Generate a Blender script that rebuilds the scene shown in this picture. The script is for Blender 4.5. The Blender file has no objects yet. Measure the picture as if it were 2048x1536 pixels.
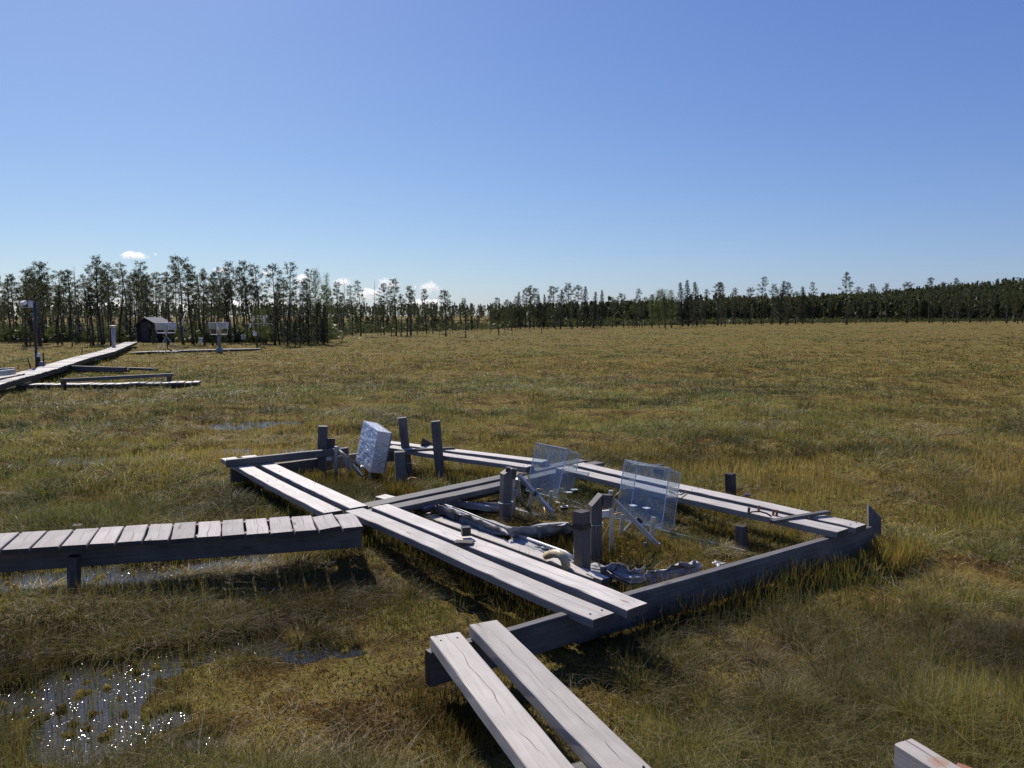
import bpy, math, random
import numpy as np
from mathutils import Vector, Matrix
R = math.radians
S = bpy.context.scene
COL = S.collection
rnd = random.Random(7)

# ---------------------------------------------------------------- camera, sky, sun, exposure
F = 1539.0; HZ = 634.0; CZ = 1.77
PITCH = math.atan((768 - HZ) / F)
cd = bpy.data.cameras.new('camera'); cam = bpy.data.objects.new('camera', cd); COL.objects.link(cam)
cam.location = (0, 0, CZ); cam.rotation_euler = (R(90) - PITCH, 0, 0)
cd.sensor_width = 36; cd.lens = 36 * F / 2048; cd.clip_start = .05; cd.clip_end = 20000
S.camera = cam
SUN_EL, SUN_AZ = R(42), R(-28)          # azimuth from +Y towards +X
w = bpy.data.worlds.new('World'); S.world = w; w.use_nodes = True
nt = w.node_tree; bg = nt.nodes['Background']
sky = nt.nodes.new('ShaderNodeTexSky'); sky.sky_type = 'NISHITA'; sky.sun_disc = False
sky.sun_elevation = SUN_EL; sky.sun_rotation = SUN_AZ
sky.altitude = 100; sky.air_density = 1.0; sky.dust_density = 0.4; sky.ozone_density = 2.2
sp = nt.nodes.new('ShaderNodeSeparateColor'); cb_ = nt.nodes.new('ShaderNodeCombineColor'); nt.links.new(sky.outputs[0], sp.inputs[0])
for i_, (ex_, k_) in enumerate(((.92, .0700), (.92, .0820), (.62, .208))):      # soften the sky's range the way the photograph's exposure does
    p_ = nt.nodes.new('ShaderNodeMath'); p_.operation = 'POWER'; p_.inputs[1].default_value = ex_; nt.links.new(sp.outputs[i_], p_.inputs[0])
    q_ = nt.nodes.new('ShaderNodeMath'); q_.operation = 'MULTIPLY'; q_.inputs[1].default_value = k_ * 10; nt.links.new(p_.outputs[0], q_.inputs[0])
    nt.links.new(q_.outputs[0], cb_.inputs[i_])
nt.links.new(cb_.outputs[0], bg.inputs[0])
EV = 0.75
bg.inputs[1].default_value = 0.1 / 2 ** EV
sd = bpy.data.lights.new('sun', 'SUN'); sun = bpy.data.objects.new('sun', sd); COL.objects.link(sun)
sd.energy = 3.5; sd.angle = R(0.53); sd.color = (1, .93, .84)
SV = Vector((math.sin(SUN_AZ) * math.cos(SUN_EL), math.cos(SUN_AZ) * math.cos(SUN_EL), math.sin(SUN_EL)))
sun.rotation_euler = SV.to_track_quat('Z', 'Y').to_euler()
S.view_settings.view_transform = 'Standard'; S.view_settings.look = 'None'
S.view_settings.exposure = EV; S.view_settings.gamma = 1
S.render.engine = 'CYCLES'
S.cycles.max_bounces = 8; S.cycles.transparent_max_bounces = 16; S.cycles.volume_bounces = 4; S.cycles.sample_clamp_direct = 40

# ---------------------------------------------------------------- photo pixel -> place
FW = Vector((0, math.cos(PITCH), -math.sin(PITCH))); UP = Vector((0, math.sin(PITCH), math.cos(PITCH)))
def ray(px, py): return Vector((1, 0, 0)) * ((px - 1024) / F) + UP * (-(py - 768) / F) + FW
def P(px, py, z=0.0):
    d = ray(px, py); k = (z - CZ) / d.z
    return Vector((d.x * k, d.y * k, z))
def PY(px, py, Y):
    d = ray(px, py); k = Y / d.y
    return Vector((d.x * k, Y, CZ + d.z * k))

# ---------------------------------------------------------------- numpy noise
def _h(ix, iy, s):
    n = (ix.astype(np.int64) * 374761393 + iy.astype(np.int64) * 668265263 + s * 1442695041) & 0xffffffff
    n = ((n ^ (n >> 13)) * 1274126177) & 0xffffffff
    n = (n ^ (n >> 16)) & 0xffff
    return n / 65535.0
def vn(x, y, s=0):
    ix = np.floor(x); iy = np.floor(y); fx = x - ix; fy = y - iy
    fx = fx * fx * (3 - 2 * fx); fy = fy * fy * (3 - 2 * fy)
    a = _h(ix, iy, s); b = _h(ix + 1, iy, s); c = _h(ix, iy + 1, s); d = _h(ix + 1, iy + 1, s)
    return (a * (1 - fx) + b * fx) * (1 - fy) + (c * (1 - fx) + d * fx) * fy
def fbm(x, y, o=4, s=0):
    t = 0; a = .5; n = 0
    for i in range(o):
        t = t + a * vn(x * 2 ** i + 17.3 * i, y * 2 ** i - 9.1 * i, s + i); n += a; a *= .5
    return t / n
def sstep(a, b, x):
    t = np.clip((x - a) / (b - a), 0, 1); return t * t * (3 - 2 * t)

# ---------------------------------------------------------------- ground height
POOLS = []
def pool(ax, ay, bx, by, r):
    a = P(ax, ay); b = P(bx, by); POOLS.append((a.x, a.y, b.x, b.y, r))
for q in [(60, 1395, 300, 1325, .20), (150, 1350, 190, 1470, .20), (230, 1400, 250, 1380, .12), (300, 1318, 430, 1300, .09),
          (470, 1285, 600, 1300, .13), (600, 1303, 710, 1300, .035), (310, 1440, 345, 1425, .08), (400, 1485, 420, 1480, .06),
          (-80, 1168, 300, 1146, .25), (300, 1142, 540, 1114, .16), (120, 922, 235, 920, .45), (410, 905, 550, 900, .40),
          (140, 1012, 205, 1008, .2), (445, 852, 505, 850, .6), (240, 884, 340, 888, .25), (760, 975, 800, 968, .18),
          (830, 955, 850, 950, .2), (1940, 1178, 1985, 1168, .02), (560, 845, 640, 852, .3), (1780, 1168, 1800, 1172, .05)]:
    pool(*q)
def segd(x, y, s):
    ax, ay, bx, by = s[:4]; dx, dy = bx - ax, by - ay; L = dx * dx + dy * dy + 1e-9
    t = np.clip(((x - ax) * dx + (y - ay) * dy) / L, 0, 1)
    return np.hypot(x - ax - t * dx, y - ay - t * dy)
def poolnear(x, y):
    m = np.full(x.shape, -9.0)
    for s in POOLS: m = np.maximum(m, s[4] - segd(x, y, s))
    return sstep(-.55, .0, m)
def poolmask(x, y):
    m = np.full(x.shape, -9.0)
    for s in POOLS: m = np.maximum(m, s[4] - segd(x, y, s))
    e = (fbm(x * 3.2, y * 3.2, 4, 55) - .5) * .24
    return sstep(-.02, .06, m + e + .03)
def height(x, y):
    d = np.hypot(x, y)
    amp = sstep(1.0, 5.0, d) * .5 + .5
    hum = fbm(x / 1.5, y / 1.5, 3, 3); hum = sstep(.45, .8, hum)
    big = fbm(x / 9, y / 9, 2, 9)
    micro = fbm(x * 9, y * 9, 3, 21); mic2 = vn(x * 55, y * 55, 31)
    near = 1 - sstep(15, 30, d)
    h = .012 + .10 * hum * amp + .05 * (big - .4) * sstep(8, 30, d) + near * (.055 * (micro - .38) + .014 * mic2)
    h = np.maximum(h, .0) * (1 - .9 * poolnear(x, y)) + .004 * mic2 * near
    pm = poolmask(x, y)
    wet = -.048 + .05 * sstep(.5, .85, fbm(x * 19, y * 19, 3, 77)) + .012 * sstep(.5, .8, fbm(x * 50, y * 50, 2, 78))
    h = h * (1 - pm) + pm * wet
    # far ridge on the right, low rise behind
    az = np.arctan2(x, np.maximum(y, 1))
    rise = sstep(420, 900, d) * (sstep(.26, .66, az) * 23 + 4.0 * sstep(-1, .3, az))
    return h + rise

# ---------------------------------------------------------------- object helpers
def tag(o, label=None, cat=None, group=None, kind=None):
    if label: o['label'] = label
    if cat: o['category'] = cat
    if group: o['group'] = group
    if kind: o['kind'] = kind
    return o
def empty(name, loc, label, cat, group=None):
    o = bpy.data.objects.new(name, None); COL.objects.link(o); o.location = loc; o.empty_display_size = .1
    return tag(o, label, cat, group)
def link(me, name, mat, parent, M=None):
    o = bpy.data.objects.new(name, me); COL.objects.link(o)
    if mat: me.materials.append(mat)
    M = M or Matrix.Identity(4)
    if parent:
        o.parent = parent
        off = Vector((0, 0, 0)); q = parent
        while q: off += q.location; q = q.parent
        M = Matrix.Translation(-off) @ M
    o.matrix_local = M
    return o
class MB:
    def __init__(s): s.v = []; s.f = []
    def add(s, vs, fs):
        b = len(s.v); s.v += [Vector(v) for v in vs]; s.f += [tuple(i + b for i in f) for f in fs]
    def box(s, c, sx, sy, sz, rz=0, M=None):
        m = M or (Matrix.Translation(Vector(c)) @ Matrix.Rotation(rz, 4, 'Z'))
        vs = [m @ Vector((x * sx / 2, y * sy / 2, z * sz / 2)) for x in (-1, 1) for y in (-1, 1) for z in (-1, 1)]
        s.add(vs, [(0, 1, 3, 2), (4, 6, 7, 5), (0, 4, 5, 1), (2, 3, 7, 6), (0, 2, 6, 4), (1, 5, 7, 3)])
    def bar(s, a, b, wdt, t=None, up=Vector((0, 0, 1))):
        a = Vector(a); b = Vector(b); t = t or wdt
        x = (b - a).normalized(); y = up.cross(x)
        if y.length < 1e-3: y = Vector((0, 1, 0)).cross(x)
        y.normalize(); z = x.cross(y)
        M = Matrix((x, y, z)).transposed().to_4x4(); M.translation = (a + b) / 2
        s.box(None, (b - a).length, wdt, t, M=M)
    def tube(s, pts, r, n=8, cap=True):
        pts = [Vector(p) for p in pts]; rs = r if hasattr(r, '__len__') else [r] * len(pts)
        base = len(s.v); u = None
        for i, p in enumerate(pts):
            d = (pts[min(i + 1, len(pts) - 1)] - pts[max(i - 1, 0)]).normalized()
            if u is None:
                u = d.cross(Vector((0, 0, 1)) if abs(d.z) < .9 else Vector((1, 0, 0))).normalized()
            u = (u - d * u.dot(d)).normalized(); v = d.cross(u)
            for k in range(n):
                a = 2 * math.pi * k / n
                s.v.append(p + (u * math.cos(a) + v * math.sin(a)) * rs[i])
        for i in range(len(pts) - 1):
            for k in range(n):
                a = base + i * n + k; b = base + i * n + (k + 1) % n
                s.f.append((a, b, b + n, a + n))
        if cap:
            s.f.append(tuple(base + k for k in range(n))[::-1]); e = base + (len(pts) - 1) * n
            s.f.append(tuple(e + k for k in range(n)))
    def build(s, name, mat, parent=None, smooth=False, origin=None):
        me = bpy.data.meshes.new(name)
        o0 = Vector(origin) if origin is not None else (Vector((0, 0, 0)) if parent else sum(s.v, Vector()) / len(s.v))
        if origin is None and not parent: o0.z = min(v.z for v in s.v)
        me.from_pydata([tuple(v - o0) for v in s.v], [], s.f); me.validate()
        if smooth:
            for p in me.polygons: p.use_smooth = True
        return link(me, name, mat, parent, Matrix.Translation(o0))
def npmesh(name, V, quads, tris, cols=None, smooth=True):
    me = bpy.data.meshes.new(name)
    V = np.asarray(V, np.float32); nq, ntr = len(quads), len(tris)
    me.vertices.add(len(V)); me.vertices.foreach_set('co', V.ravel())
    loops = np.concatenate([np.asarray(quads, np.int32).ravel(), np.asarray(tris, np.int32).ravel()])
    me.loops.add(len(loops)); me.loops.foreach_set('vertex_index', loops.astype(np.int32))
    me.polygons.add(nq + ntr)
    ls = np.concatenate([np.arange(nq) * 4, nq * 4 + np.arange(ntr) * 3]).astype(np.int32)
    me.polygons.foreach_set('loop_start', ls)
    me.polygons.foreach_set('use_smooth', np.full(nq + ntr, smooth))
    if cols is not None:
        a = me.color_attributes.new('Col', 'FLOAT_COLOR', 'POINT')
        a.data.foreach_set('color', np.concatenate([cols, np.ones((len(cols), 1))], 1).astype(np.float32).ravel())
    me.update(calc_edges=True)
    return me

# ---------------------------------------------------------------- materials
def mat(name):
    m = bpy.data.materials.new(name); m.use_nodes = True
    return m, m.node_tree, m.node_tree.nodes, m.node_tree.links, m.node_tree.nodes['Principled BSDF']
def N(nodes, t, **k):
    n = nodes.new(t)
    for a, b in k.items():
        if a.startswith('i_'): n.inputs[a[2:]].default_value = b
        else: setattr(n, a, b)
    return n
def ramp(nodes, stops):
    r = nodes.new('ShaderNodeValToRGB'); e = r.color_ramp.elements
    while len(e) < len(stops): e.new(.5)
    for i, (p, c) in enumerate(stops):
        e[i].position = p; e[i].color = (*c, 1) if len(c) == 3 else c
    return r
def mth(nodes, links, op, a, b=None, c=None):
    n = nodes.new('ShaderNodeMath'); n.operation = op
    for i, v in enumerate((a, b, c)):
        if v is None: continue
        if isinstance(v, (int, float)): n.inputs[i].default_value = v
        else: links.new(v, n.inputs[i])
    return n.outputs[0]
def mixc(nodes, links, fac, a, b, mode='MIX'):
    n = nodes.new('ShaderNodeMix'); n.data_type = 'RGBA'; n.blend_type = mode
    for s_, v in ((n.inputs[0], fac), (n.inputs[6], a), (n.inputs[7], b)):
        if isinstance(v, (int, float)): s_.default_value = v
        elif isinstance(v, tuple): s_.default_value = (*v, 1)
        else: links.new(v, s_)
    return n.outputs[2]
def wood(name, c1, c2, rough=.5, spec=.5, dark=.5, side=0.0):
    m, t, n, l, b = mat(name)
    tc = N(n, 'ShaderNodeTexCoord'); oi = N(n, 'ShaderNodeObjectInfo')
    off = N(n, 'ShaderNodeVectorMath', operation='SCALE'); off.inputs[3].default_value = 37
    cmb = N(n, 'ShaderNodeCombineXYZ'); l.new(oi.outputs['Random'], cmb.inputs[0]); l.new(oi.outputs['Random'], cmb.inputs[2])
    l.new(cmb.outputs[0], off.inputs[0])
    add = N(n, 'ShaderNodeVectorMath', operation='ADD'); l.new(tc.outputs['Object'], add.inputs[0]); l.new(off.outputs[0], add.inputs[1])
    # knots bend the grain
    mk = N(n, 'ShaderNodeMapping'); mk.inputs['Scale'].default_value = (2.6, 9, 9); l.new(add.outputs[0], mk.inputs[0])
    vo = N(n, 'ShaderNodeTexVoronoi'); vo.inputs['Scale'].default_value = 1.0; l.new(mk.outputs[0], vo.inputs['Vector'])
    kd = vo.outputs['Distance']
    mg = N(n, 'ShaderNodeMapping'); mg.inputs['Scale'].default_value = (2.2, 75, 75); l.new(add.outputs[0], mg.inputs[0])
    pull = mth(n, l, 'MULTIPLY', mth(n, l, 'SMOOTH_MIN', kd, .5, .2), 7.0)
    cm2 = N(n, 'ShaderNodeCombineXYZ'); l.new(pull, cm2.inputs[1])
    ad2 = N(n, 'ShaderNodeVectorMath', operation='ADD'); l.new(mg.outputs[0], ad2.inputs[0]); l.new(cm2.outputs[0], ad2.inputs[1])
    gr = N(n, 'ShaderNodeTexNoise'); gr.inputs['Scale'].default_value = 1; gr.inputs['Detail'].default_value = 5
    gr.inputs['Roughness'].default_value = .65; l.new(ad2.outputs[0], gr.inputs['Vector'])
    bl = N(n, 'ShaderNodeTexNoise'); bl.inputs['Scale'].default_value = 5; bl.inputs['Detail'].default_value = 3; l.new(add.outputs[0], bl.inputs['Vector'])
    g1 = ramp(n, [(.3, c2), (.62, c1)]); l.new(gr.outputs[0], g1.inputs[0])
    tone = ramp(n, [(.3, (dark,) * 3), (.7, (1, 1, 1))]); l.new(bl.outputs[0], tone.inputs[0])
    col = mixc(n, l, 1.0, g1.outputs[0], tone.outputs[0], 'MULTIPLY')
    kn = ramp(n, [(.05, (.32, .26, .22)), (.13, (1, 1, 1))]); l.new(kd, kn.inputs[0])
    col = mixc(n, l, .8, col, kn.outputs[0], 'MULTIPLY')
    # a drying crack along the middle, coming and going
    sx = N(n, 'ShaderNodeSeparateXYZ'); l.new(tc.outputs['Object'], sx.inputs[0])
    wob = N(n, 'ShaderNodeTexNoise', noise_dimensions='1D'); wob.inputs['Scale'].default_value = 3
    l.new(mth(n, l, 'ADD', sx.outputs[0], mth(n, l, 'MULTIPLY', oi.outputs['Random'], 50)), wob.inputs['W'])
    cy = mth(n, l, 'ABSOLUTE', mth(n, l, 'ADD', sx.outputs[1], mth(n, l, 'MULTIPLY', mth(n, l, 'SUBTRACT', wob.outputs[0], .5), .05)))
    wid = mth(n, l, 'MULTIPLY', mth(n, l, 'MAXIMUM', mth(n, l, 'SUBTRACT', bl.outputs[0], .42), 0), .012)
    crack = mth(n, l, 'LESS_THAN', cy, wid)
    col = mixc(n, l, mth(n, l, 'MULTIPLY', crack, .7), col, (.03, .025, .022))
    var = mth(n, l, 'ADD', mth(n, l, 'MULTIPLY', oi.outputs['Random'], .3), .8)
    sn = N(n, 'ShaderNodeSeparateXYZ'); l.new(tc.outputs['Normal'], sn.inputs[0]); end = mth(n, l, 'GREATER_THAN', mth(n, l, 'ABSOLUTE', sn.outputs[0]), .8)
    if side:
        sd2 = mth(n, l, 'GREATER_THAN', mth(n, l, 'ABSOLUTE', sn.outputs[1]), .8); col = mixc(n, l, mth(n, l, 'MULTIPLY', sd2, side), col, (.10, .09, .085))   # side faces darkened in colour to stand in for shade
    col = mixc(n, l, mth(n, l, 'MULTIPLY', end, .88), col, (.030, .024, .020))        # weathered end grain is darker, with shade put into the colour too
    vm = N(n, 'ShaderNodeVectorMath', operation='SCALE'); l.new(col, vm.inputs[0]); l.new(var, vm.inputs[3])
    l.new(vm.outputs[0], b.inputs['Base Color'])
    rr = mth(n, l, 'ADD', mth(n, l, 'MULTIPLY', gr.outputs[0], .25), rough - .12); l.new(rr, b.inputs['Roughness'])
    b.inputs['Specular IOR Level'].default_value = spec
    bp = N(n, 'ShaderNodeBump'); bp.inputs['Strength'].default_value = .5; bp.inputs['Distance'].default_value = .002
    hgt = mth(n, l, 'SUBTRACT', gr.outputs[0], mth(n, l, 'MULTIPLY', crack, .8)); l.new(hgt, bp.inputs['Height'])
    l.new(bp.outputs[0], b.inputs['Normal'])
    return m
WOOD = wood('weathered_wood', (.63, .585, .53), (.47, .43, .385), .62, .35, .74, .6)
WOODN = wood('newer_wood', (.52, .48, .43), (.41, .37, .325), .62, .3, .80)
WOODB = wood('board_wood', (.52, .48, .445), (.36, .33, .305), .72, .12, .75)
WOODG = wood('grey_wood', (.18, .168, .155), (.10, .092, .084), .6, .35, .6)
WOODD = wood('dark_wood', (.15, .13, .12), (.07, .06, .055), .7, .3, .5)
def plain(name, c, rough=.5, metal=0, spec=.5, nz=0.0, sc=20, bump=0.0):
    m, t, n, l, b = mat(name)
    b.inputs['Roughness'].default_value = rough; b.inputs['Metallic'].default_value = metal
    b.inputs['Specular IOR Level'].default_value = spec
    tc = N(n, 'ShaderNodeTexCoord'); ns = N(n, 'ShaderNodeTexNoise'); ns.inputs['Scale'].default_value = sc; ns.inputs['Detail'].default_value = 5
    l.new(tc.outputs['Object'], ns.inputs['Vector'])
    k = nz or .15
    r = ramp(n, [(.3, tuple(x * (1 - k) for x in c)), (.7, tuple(min(1, x * (1 + k * .5)) for x in c))]); l.new(ns.outputs[0], r.inputs[0])
    l.new(r.outputs[0], b.inputs['Base Color'])
    if bump:
        bp = N(n, 'ShaderNodeBump'); bp.inputs['Strength'].default_value = bump; bp.inputs['Distance'].default_value = .01
        l.new(ns.outputs[0], bp.inputs['Height']); l.new(bp.outputs[0], b.inputs['Normal'])
    return m
ALU = plain('aluminium', (.42, .43, .44), .42, .85, nz=.25, sc=30)
STEEL = plain('galvanised_steel', (.5, .52, .53), .4, .6, nz=.2)
WHITEP = plain('white_plastic', (.72, .72, .7), .4)
BLACKP = plain('black_plastic', (.02, .02, .022), .45)
GREYP = plain('grey_paint', (.2, .21, .22), .5, nz=.2)
FABRIC = plain('tarpaulin', (.38, .38, .39), .75, nz=.35, sc=9, bump=.5)
FOIL = plain('insulation_foil', (.66, .67, .68), .48, .8, nz=.12, sc=14, bump=0)
# crinkled foil
t = FOIL.node_tree; n = t.nodes; l = t.links
mp = N(n, 'ShaderNodeMapping'); mp.inputs['Scale'].default_value = (9, 9, 34); tc = N(n, 'ShaderNodeTexCoord'); l.new(tc.outputs['Object'], mp.inputs[0])
ns = N(n, 'ShaderNodeTexNoise'); ns.inputs['Scale'].default_value = 1; ns.inputs['Detail'].default_value = 6; ns.inputs['Distortion'].default_value = 1.5; l.new(mp.outputs[0], ns.inputs['Vector'])
bp = N(n, 'ShaderNodeBump'); bp.inputs['Strength'].default_value = .5; bp.inputs['Distance'].default_value = .012
l.new(ns.outputs[0], bp.inputs['Height']); l.new(bp.outputs[0], n['Principled BSDF'].inputs['Normal'])
YHOSE = plain('yellow_hose', (.55, .36, .13), .35)
PIPEM = plain('cream_pvc', (.60, .50, .28), .35)
BLUEP = plain('blue_plastic', (.02, .06, .3), .4)
GREENP = plain('green_plastic', (.01, .13, .12), .4)
RUSTY = plain('rust_brown', (.24, .10, .06), .75, nz=.35, sc=18, bump=.5)
BARK = plain('bark', (.085, .065, .055), .9, spec=.2, nz=.5, sc=6, bump=.8)
DEADB = plain('dead_bark', (.16, .15, .14), .9, spec=.2, nz=.4, sc=6)
SHED = plain('shed_boards', (.045, .04, .04), .85, spec=.2, nz=.4, sc=5)
ROOF = plain('shed_roof', (.11, .11, .115), .5, nz=.3)
def glassm(name, fac, tint):
    m, t, n, l, b = mat(name)
    tr = N(n, 'ShaderNodeBsdfTransparent'); tr.inputs[0].default_value = (*tint, 1)
    b.inputs['Base Color'].default_value = (.75, .8, .85, 1); b.inputs['Roughness'].default_value = .06  # pale base colour: scratch haze, with sky reflection put into it
    b.inputs['Specular IOR Level'].default_value = .9
    tc = N(n, 'ShaderNodeTexCoord'); ns = N(n, 'ShaderNodeTexNoise'); ns.inputs['Scale'].default_value = 14; ns.inputs['Detail'].default_value = 7
    l.new(tc.outputs['Object'], ns.inputs['Vector'])
    f = mth(n, l, 'MULTIPLY', mth(n, l, 'ADD', mth(n, l, 'MULTIPLY', ns.outputs[0], .5), .75), fac)
    mx = N(n, 'ShaderNodeMixShader'); l.new(f, mx.inputs[0]); l.new(tr.outputs[0], mx.inputs[1]); l.new(b.outputs[0], mx.inputs[2])
    gl = N(n, 'ShaderNodeBsdfGlossy'); gl.inputs['Roughness'].default_value = .03
    fr = N(n, 'ShaderNodeFresnel'); fr.inputs[0].default_value = 1.49
    ge = N(n, 'ShaderNodeNewGeometry'); ff = mth(n, l, 'MULTIPLY', fr.outputs[0], mth(n, l, 'SUBTRACT', 1, ge.outputs['Backfacing']))
    m2 = N(n, 'ShaderNodeMixShader'); l.new(ff, m2.inputs[0]); l.new(mx.outputs[0], m2.inputs[1]); l.new(gl.outputs[0], m2.inputs[2])
    l.new(m2.outputs[0], n['Material Output'].inputs[0])
    return m
ACRYL = glassm('acrylic', .07, (.93, .96, .97))
ACEDGE = plain('acrylic_edge', (.62, .68, .72), .3)
def leafm(name, c1, c2, trans=.35, rough=.55, attr=False, spec=.35):
    m, t, n, l, b = mat(name)
    if attr:
        a = N(n, 'ShaderNodeVertexColor', layer_name='Col'); colr = a.outputs[0]
    else:
        g = N(n, 'ShaderNodeNewGeometry'); tc = N(n, 'ShaderNodeTexCoord'); oi = N(n, 'ShaderNodeObjectInfo')
        ns = N(n, 'ShaderNodeTexNoise'); ns.inputs['Scale'].default_value = .9; ns.inputs['Detail'].default_value = 3; l.new(tc.outputs['Object'], ns.inputs['Vector'])
        mixf = mth(n, l, 'ADD', mth(n, l, 'MULTIPLY', g.outputs['Random Per Island'], .6), mth(n, l, 'MULTIPLY', ns.outputs[0], .5))
        mixf = mth(n, l, 'ADD', mixf, mth(n, l, 'MULTIPLY', oi.outputs['Random'], .3))
        r = ramp(n, [(.25, c1), (.95, c2)]); l.new(mixf, r.inputs[0]); colr = r.outputs[0]
    l.new(colr, b.inputs['Base Color']); b.inputs['Roughness'].default_value = rough; b.inputs['Specular IOR Level'].default_value = spec
    tl = N(n, 'ShaderNodeBsdfTranslucent'); l.new(colr, tl.inputs[0])
    mx = N(n, 'ShaderNodeMixShader'); mx.inputs[0].default_value = trans
    l.new(b.outputs[0], mx.inputs[1]); l.new(tl.outputs[0], mx.inputs[2]); l.new(mx.outputs[0], n['Material Output'].inputs[0])
    return m
GRASS = leafm('sedge', None, None, .45, .55, True, .22)
PINEL = leafm('pine_needles', (.028, .038, .013), (.080, .092, .030), .34, spec=.12)
SPRUCEL = leafm('spruce_needles', (.014, .022, .012), (.036, .050, .022), .2, spec=.1)
BIRCHL = leafm('birch_leaves', (.06, .09, .02), (.13, .17, .045), .45, spec=.2)
SHRUBL = leafm('shrub_leaves', (.030, .038, .012), (.085, .095, .028), .35, spec=.1)
FARL = leafm('far_forest', (.036, .048, .020), (.090, .098, .040), .3, spec=.1)
# bog surface
m, t, n, l, b = mat('bog_moss'); BOG = m
tc = N(n, 'ShaderNodeTexCoord')
def noi(sc, det=5, src=None, dis=0, ro=.6):
    x = N(n, 'ShaderNodeTexNoise'); x.inputs['Scale'].default_value = sc; x.inputs['Detail'].default_value = det
    x.inputs['Roughness'].default_value = ro; x.inputs['Distortion'].default_value = dis
    l.new(src or tc.outputs['Object'], x.inputs['Vector']); return x.outputs[0]
n1 = noi(.35, 4); n2 = noi(2.2, 5, dis=.6); n3 = noi(38, 6, ro=.75); n4 = noi(130, 3)
r1 = ramp(n, [(.34, (.045, .030, .013)), (.45, (.15, .095, .027)), (.55, (.27, .215, .058)), (.68, (.19, .165, .04))]); l.new(n2, r1.inputs[0])
r2 = ramp(n, [(.38, (.13, .075, .025)), (.6, (.09, .09, .024))]); l.new(n1, r2.inputs[0])
c = mixc(n, l, .4, r1.outputs[0], r2.outputs[0])
r3 = ramp(n, [(.3, (.32, .30, .28)), (.55, (1, 1, 1)), (.8, (1.35, 1.3, 1.2))]); l.new(n3, r3.inputs[0])
c = mixc(n, l, 1.0, c, r3.outputs[0], 'MULTIPLY')
l.new(c, b.inputs['Base Color']); b.inputs['Roughness'].default_value = .95; b.inputs['Specular IOR Level'].default_value = .05
bp = N(n, 'ShaderNodeBump'); bp.inputs['Strength'].default_value = 1; bp.inputs['Distance'].default_value = .02
l.new(mth(n, l, 'ADD', n3, mth(n, l, 'MULTIPLY', n4, .35)), bp.inputs['Height']); l.new(bp.outputs[0], b.inputs['Normal'])
# bog water
m, t, n, l, b = mat('bog_water'); WATER = m
tc = N(n, 'ShaderNodeTexCoord')
b.inputs['Base Color'].default_value = (.012, .009, .006, 1); b.inputs['Roughness'].default_value = .13; b.inputs['IOR'].default_value = 1.333
b.inputs['Specular IOR Level'].default_value = .8
vo = N(n, 'ShaderNodeTexVoronoi'); vo.inputs['Scale'].default_value = 46; l.new(tc.outputs['Object'], vo.inputs['Vector'])
vo2 = N(n, 'ShaderNodeTexVoronoi'); vo2.inputs['Scale'].default_value = 24; l.new(tc.outputs['Object'], vo2.inputs['Vector'])
ns = N(n, 'ShaderNodeTexNoise'); ns.inputs['Scale'].default_value = 7; ns.inputs['Detail'].default_value = 2; l.new(tc.outputs['Object'], ns.inputs['Vector'])
n5 = N(n, 'ShaderNodeTexNoise'); n5.inputs['Scale'].default_value = 48; n5.inputs['Detail'].default_value = 1; l.new(tc.outputs['Object'], n5.inputs['Vector'])
men = mth(n, l, 'POWER', mth(n, l, 'MAXIMUM', mth(n, l, 'SUBTRACT', 1, mth(n, l, 'MULTIPLY', vo.outputs['Distance'], 2.6)), 0), 2)   # the water climbs each stem a little
men2 = mth(n, l, 'POWER', mth(n, l, 'MAXIMUM', mth(n, l, 'SUBTRACT', 1, mth(n, l, 'MULTIPLY', vo2.outputs['Distance'], 3.0)), 0), 2)
nc = N(n, 'ShaderNodeTexNoise'); nc.inputs['Scale'].default_value = 5.5; nc.inputs['Detail'].default_value = 3; l.new(tc.outputs['Object'], nc.inputs['Vector'])
clu = mth(n, l, 'MULTIPLY', mth(n, l, 'MAXIMUM', mth(n, l, 'SUBTRACT', nc.outputs[0], .33), 0), 6)
hh = mth(n, l, 'ADD', mth(n, l, 'MULTIPLY', clu, mth(n, l, 'ADD', mth(n, l, 'MULTIPLY', men, .085), mth(n, l, 'MULTIPLY', men2, .13))), mth(n, l, 'ADD', mth(n, l, 'MULTIPLY', ns.outputs[0], .14), mth(n, l, 'MULTIPLY', n5.outputs[0], .06)))
bp = N(n, 'ShaderNodeBump'); bp.inputs['Strength'].default_value = 1; bp.inputs['Distance'].default_value = .012
l.new(hh, bp.inputs['Height']); l.new(bp.outputs[0], b.inputs['Normal'])

# ================================================================ THE BOG (ground sheet and water)
def build_ground():
    dense = np.linspace(R(-41), R(41), 1000)
    rest = np.linspace(R(41), R(319), 70)[1:-1]
    ang = np.concatenate([dense, rest]); na = len(ang)
    rr = [0.25]
    while rr[-1] < 30: rr.append(rr[-1] * 1.0052 if rr[-1] > 2 else rr[-1] * 1.08)
    while rr[-1] < 9000: rr.append(rr[-1] * 1.045)
    rr = np.array(rr); nr = len(rr)
    A, D = np.meshgrid(ang, rr)
    X = D * np.sin(A); Y = D * np.cos(A); Z = height(X, Y)
    V = np.stack([X, Y, Z], -1).reshape(-1, 3)
    V = np.concatenate([V, [[0, 0, .03]]])
    i, j = np.meshgrid(np.arange(nr - 1), np.arange(na), indexing='ij'); j2 = (j + 1) % na
    q = np.stack([i * na + j, i * na + j2, (i + 1) * na + j2, (i + 1) * na + j], -1).reshape(-1, 4)[:, ::-1]
    k = np.arange(na); tr = np.stack([np.full(na, len(V) - 1), (k + 1) % na, k], 1)
    me = npmesh('ground', V, q, tr)
    o = link(me, 'ground', BOG, None); tag(o, kind='structure')
build_ground()
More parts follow.
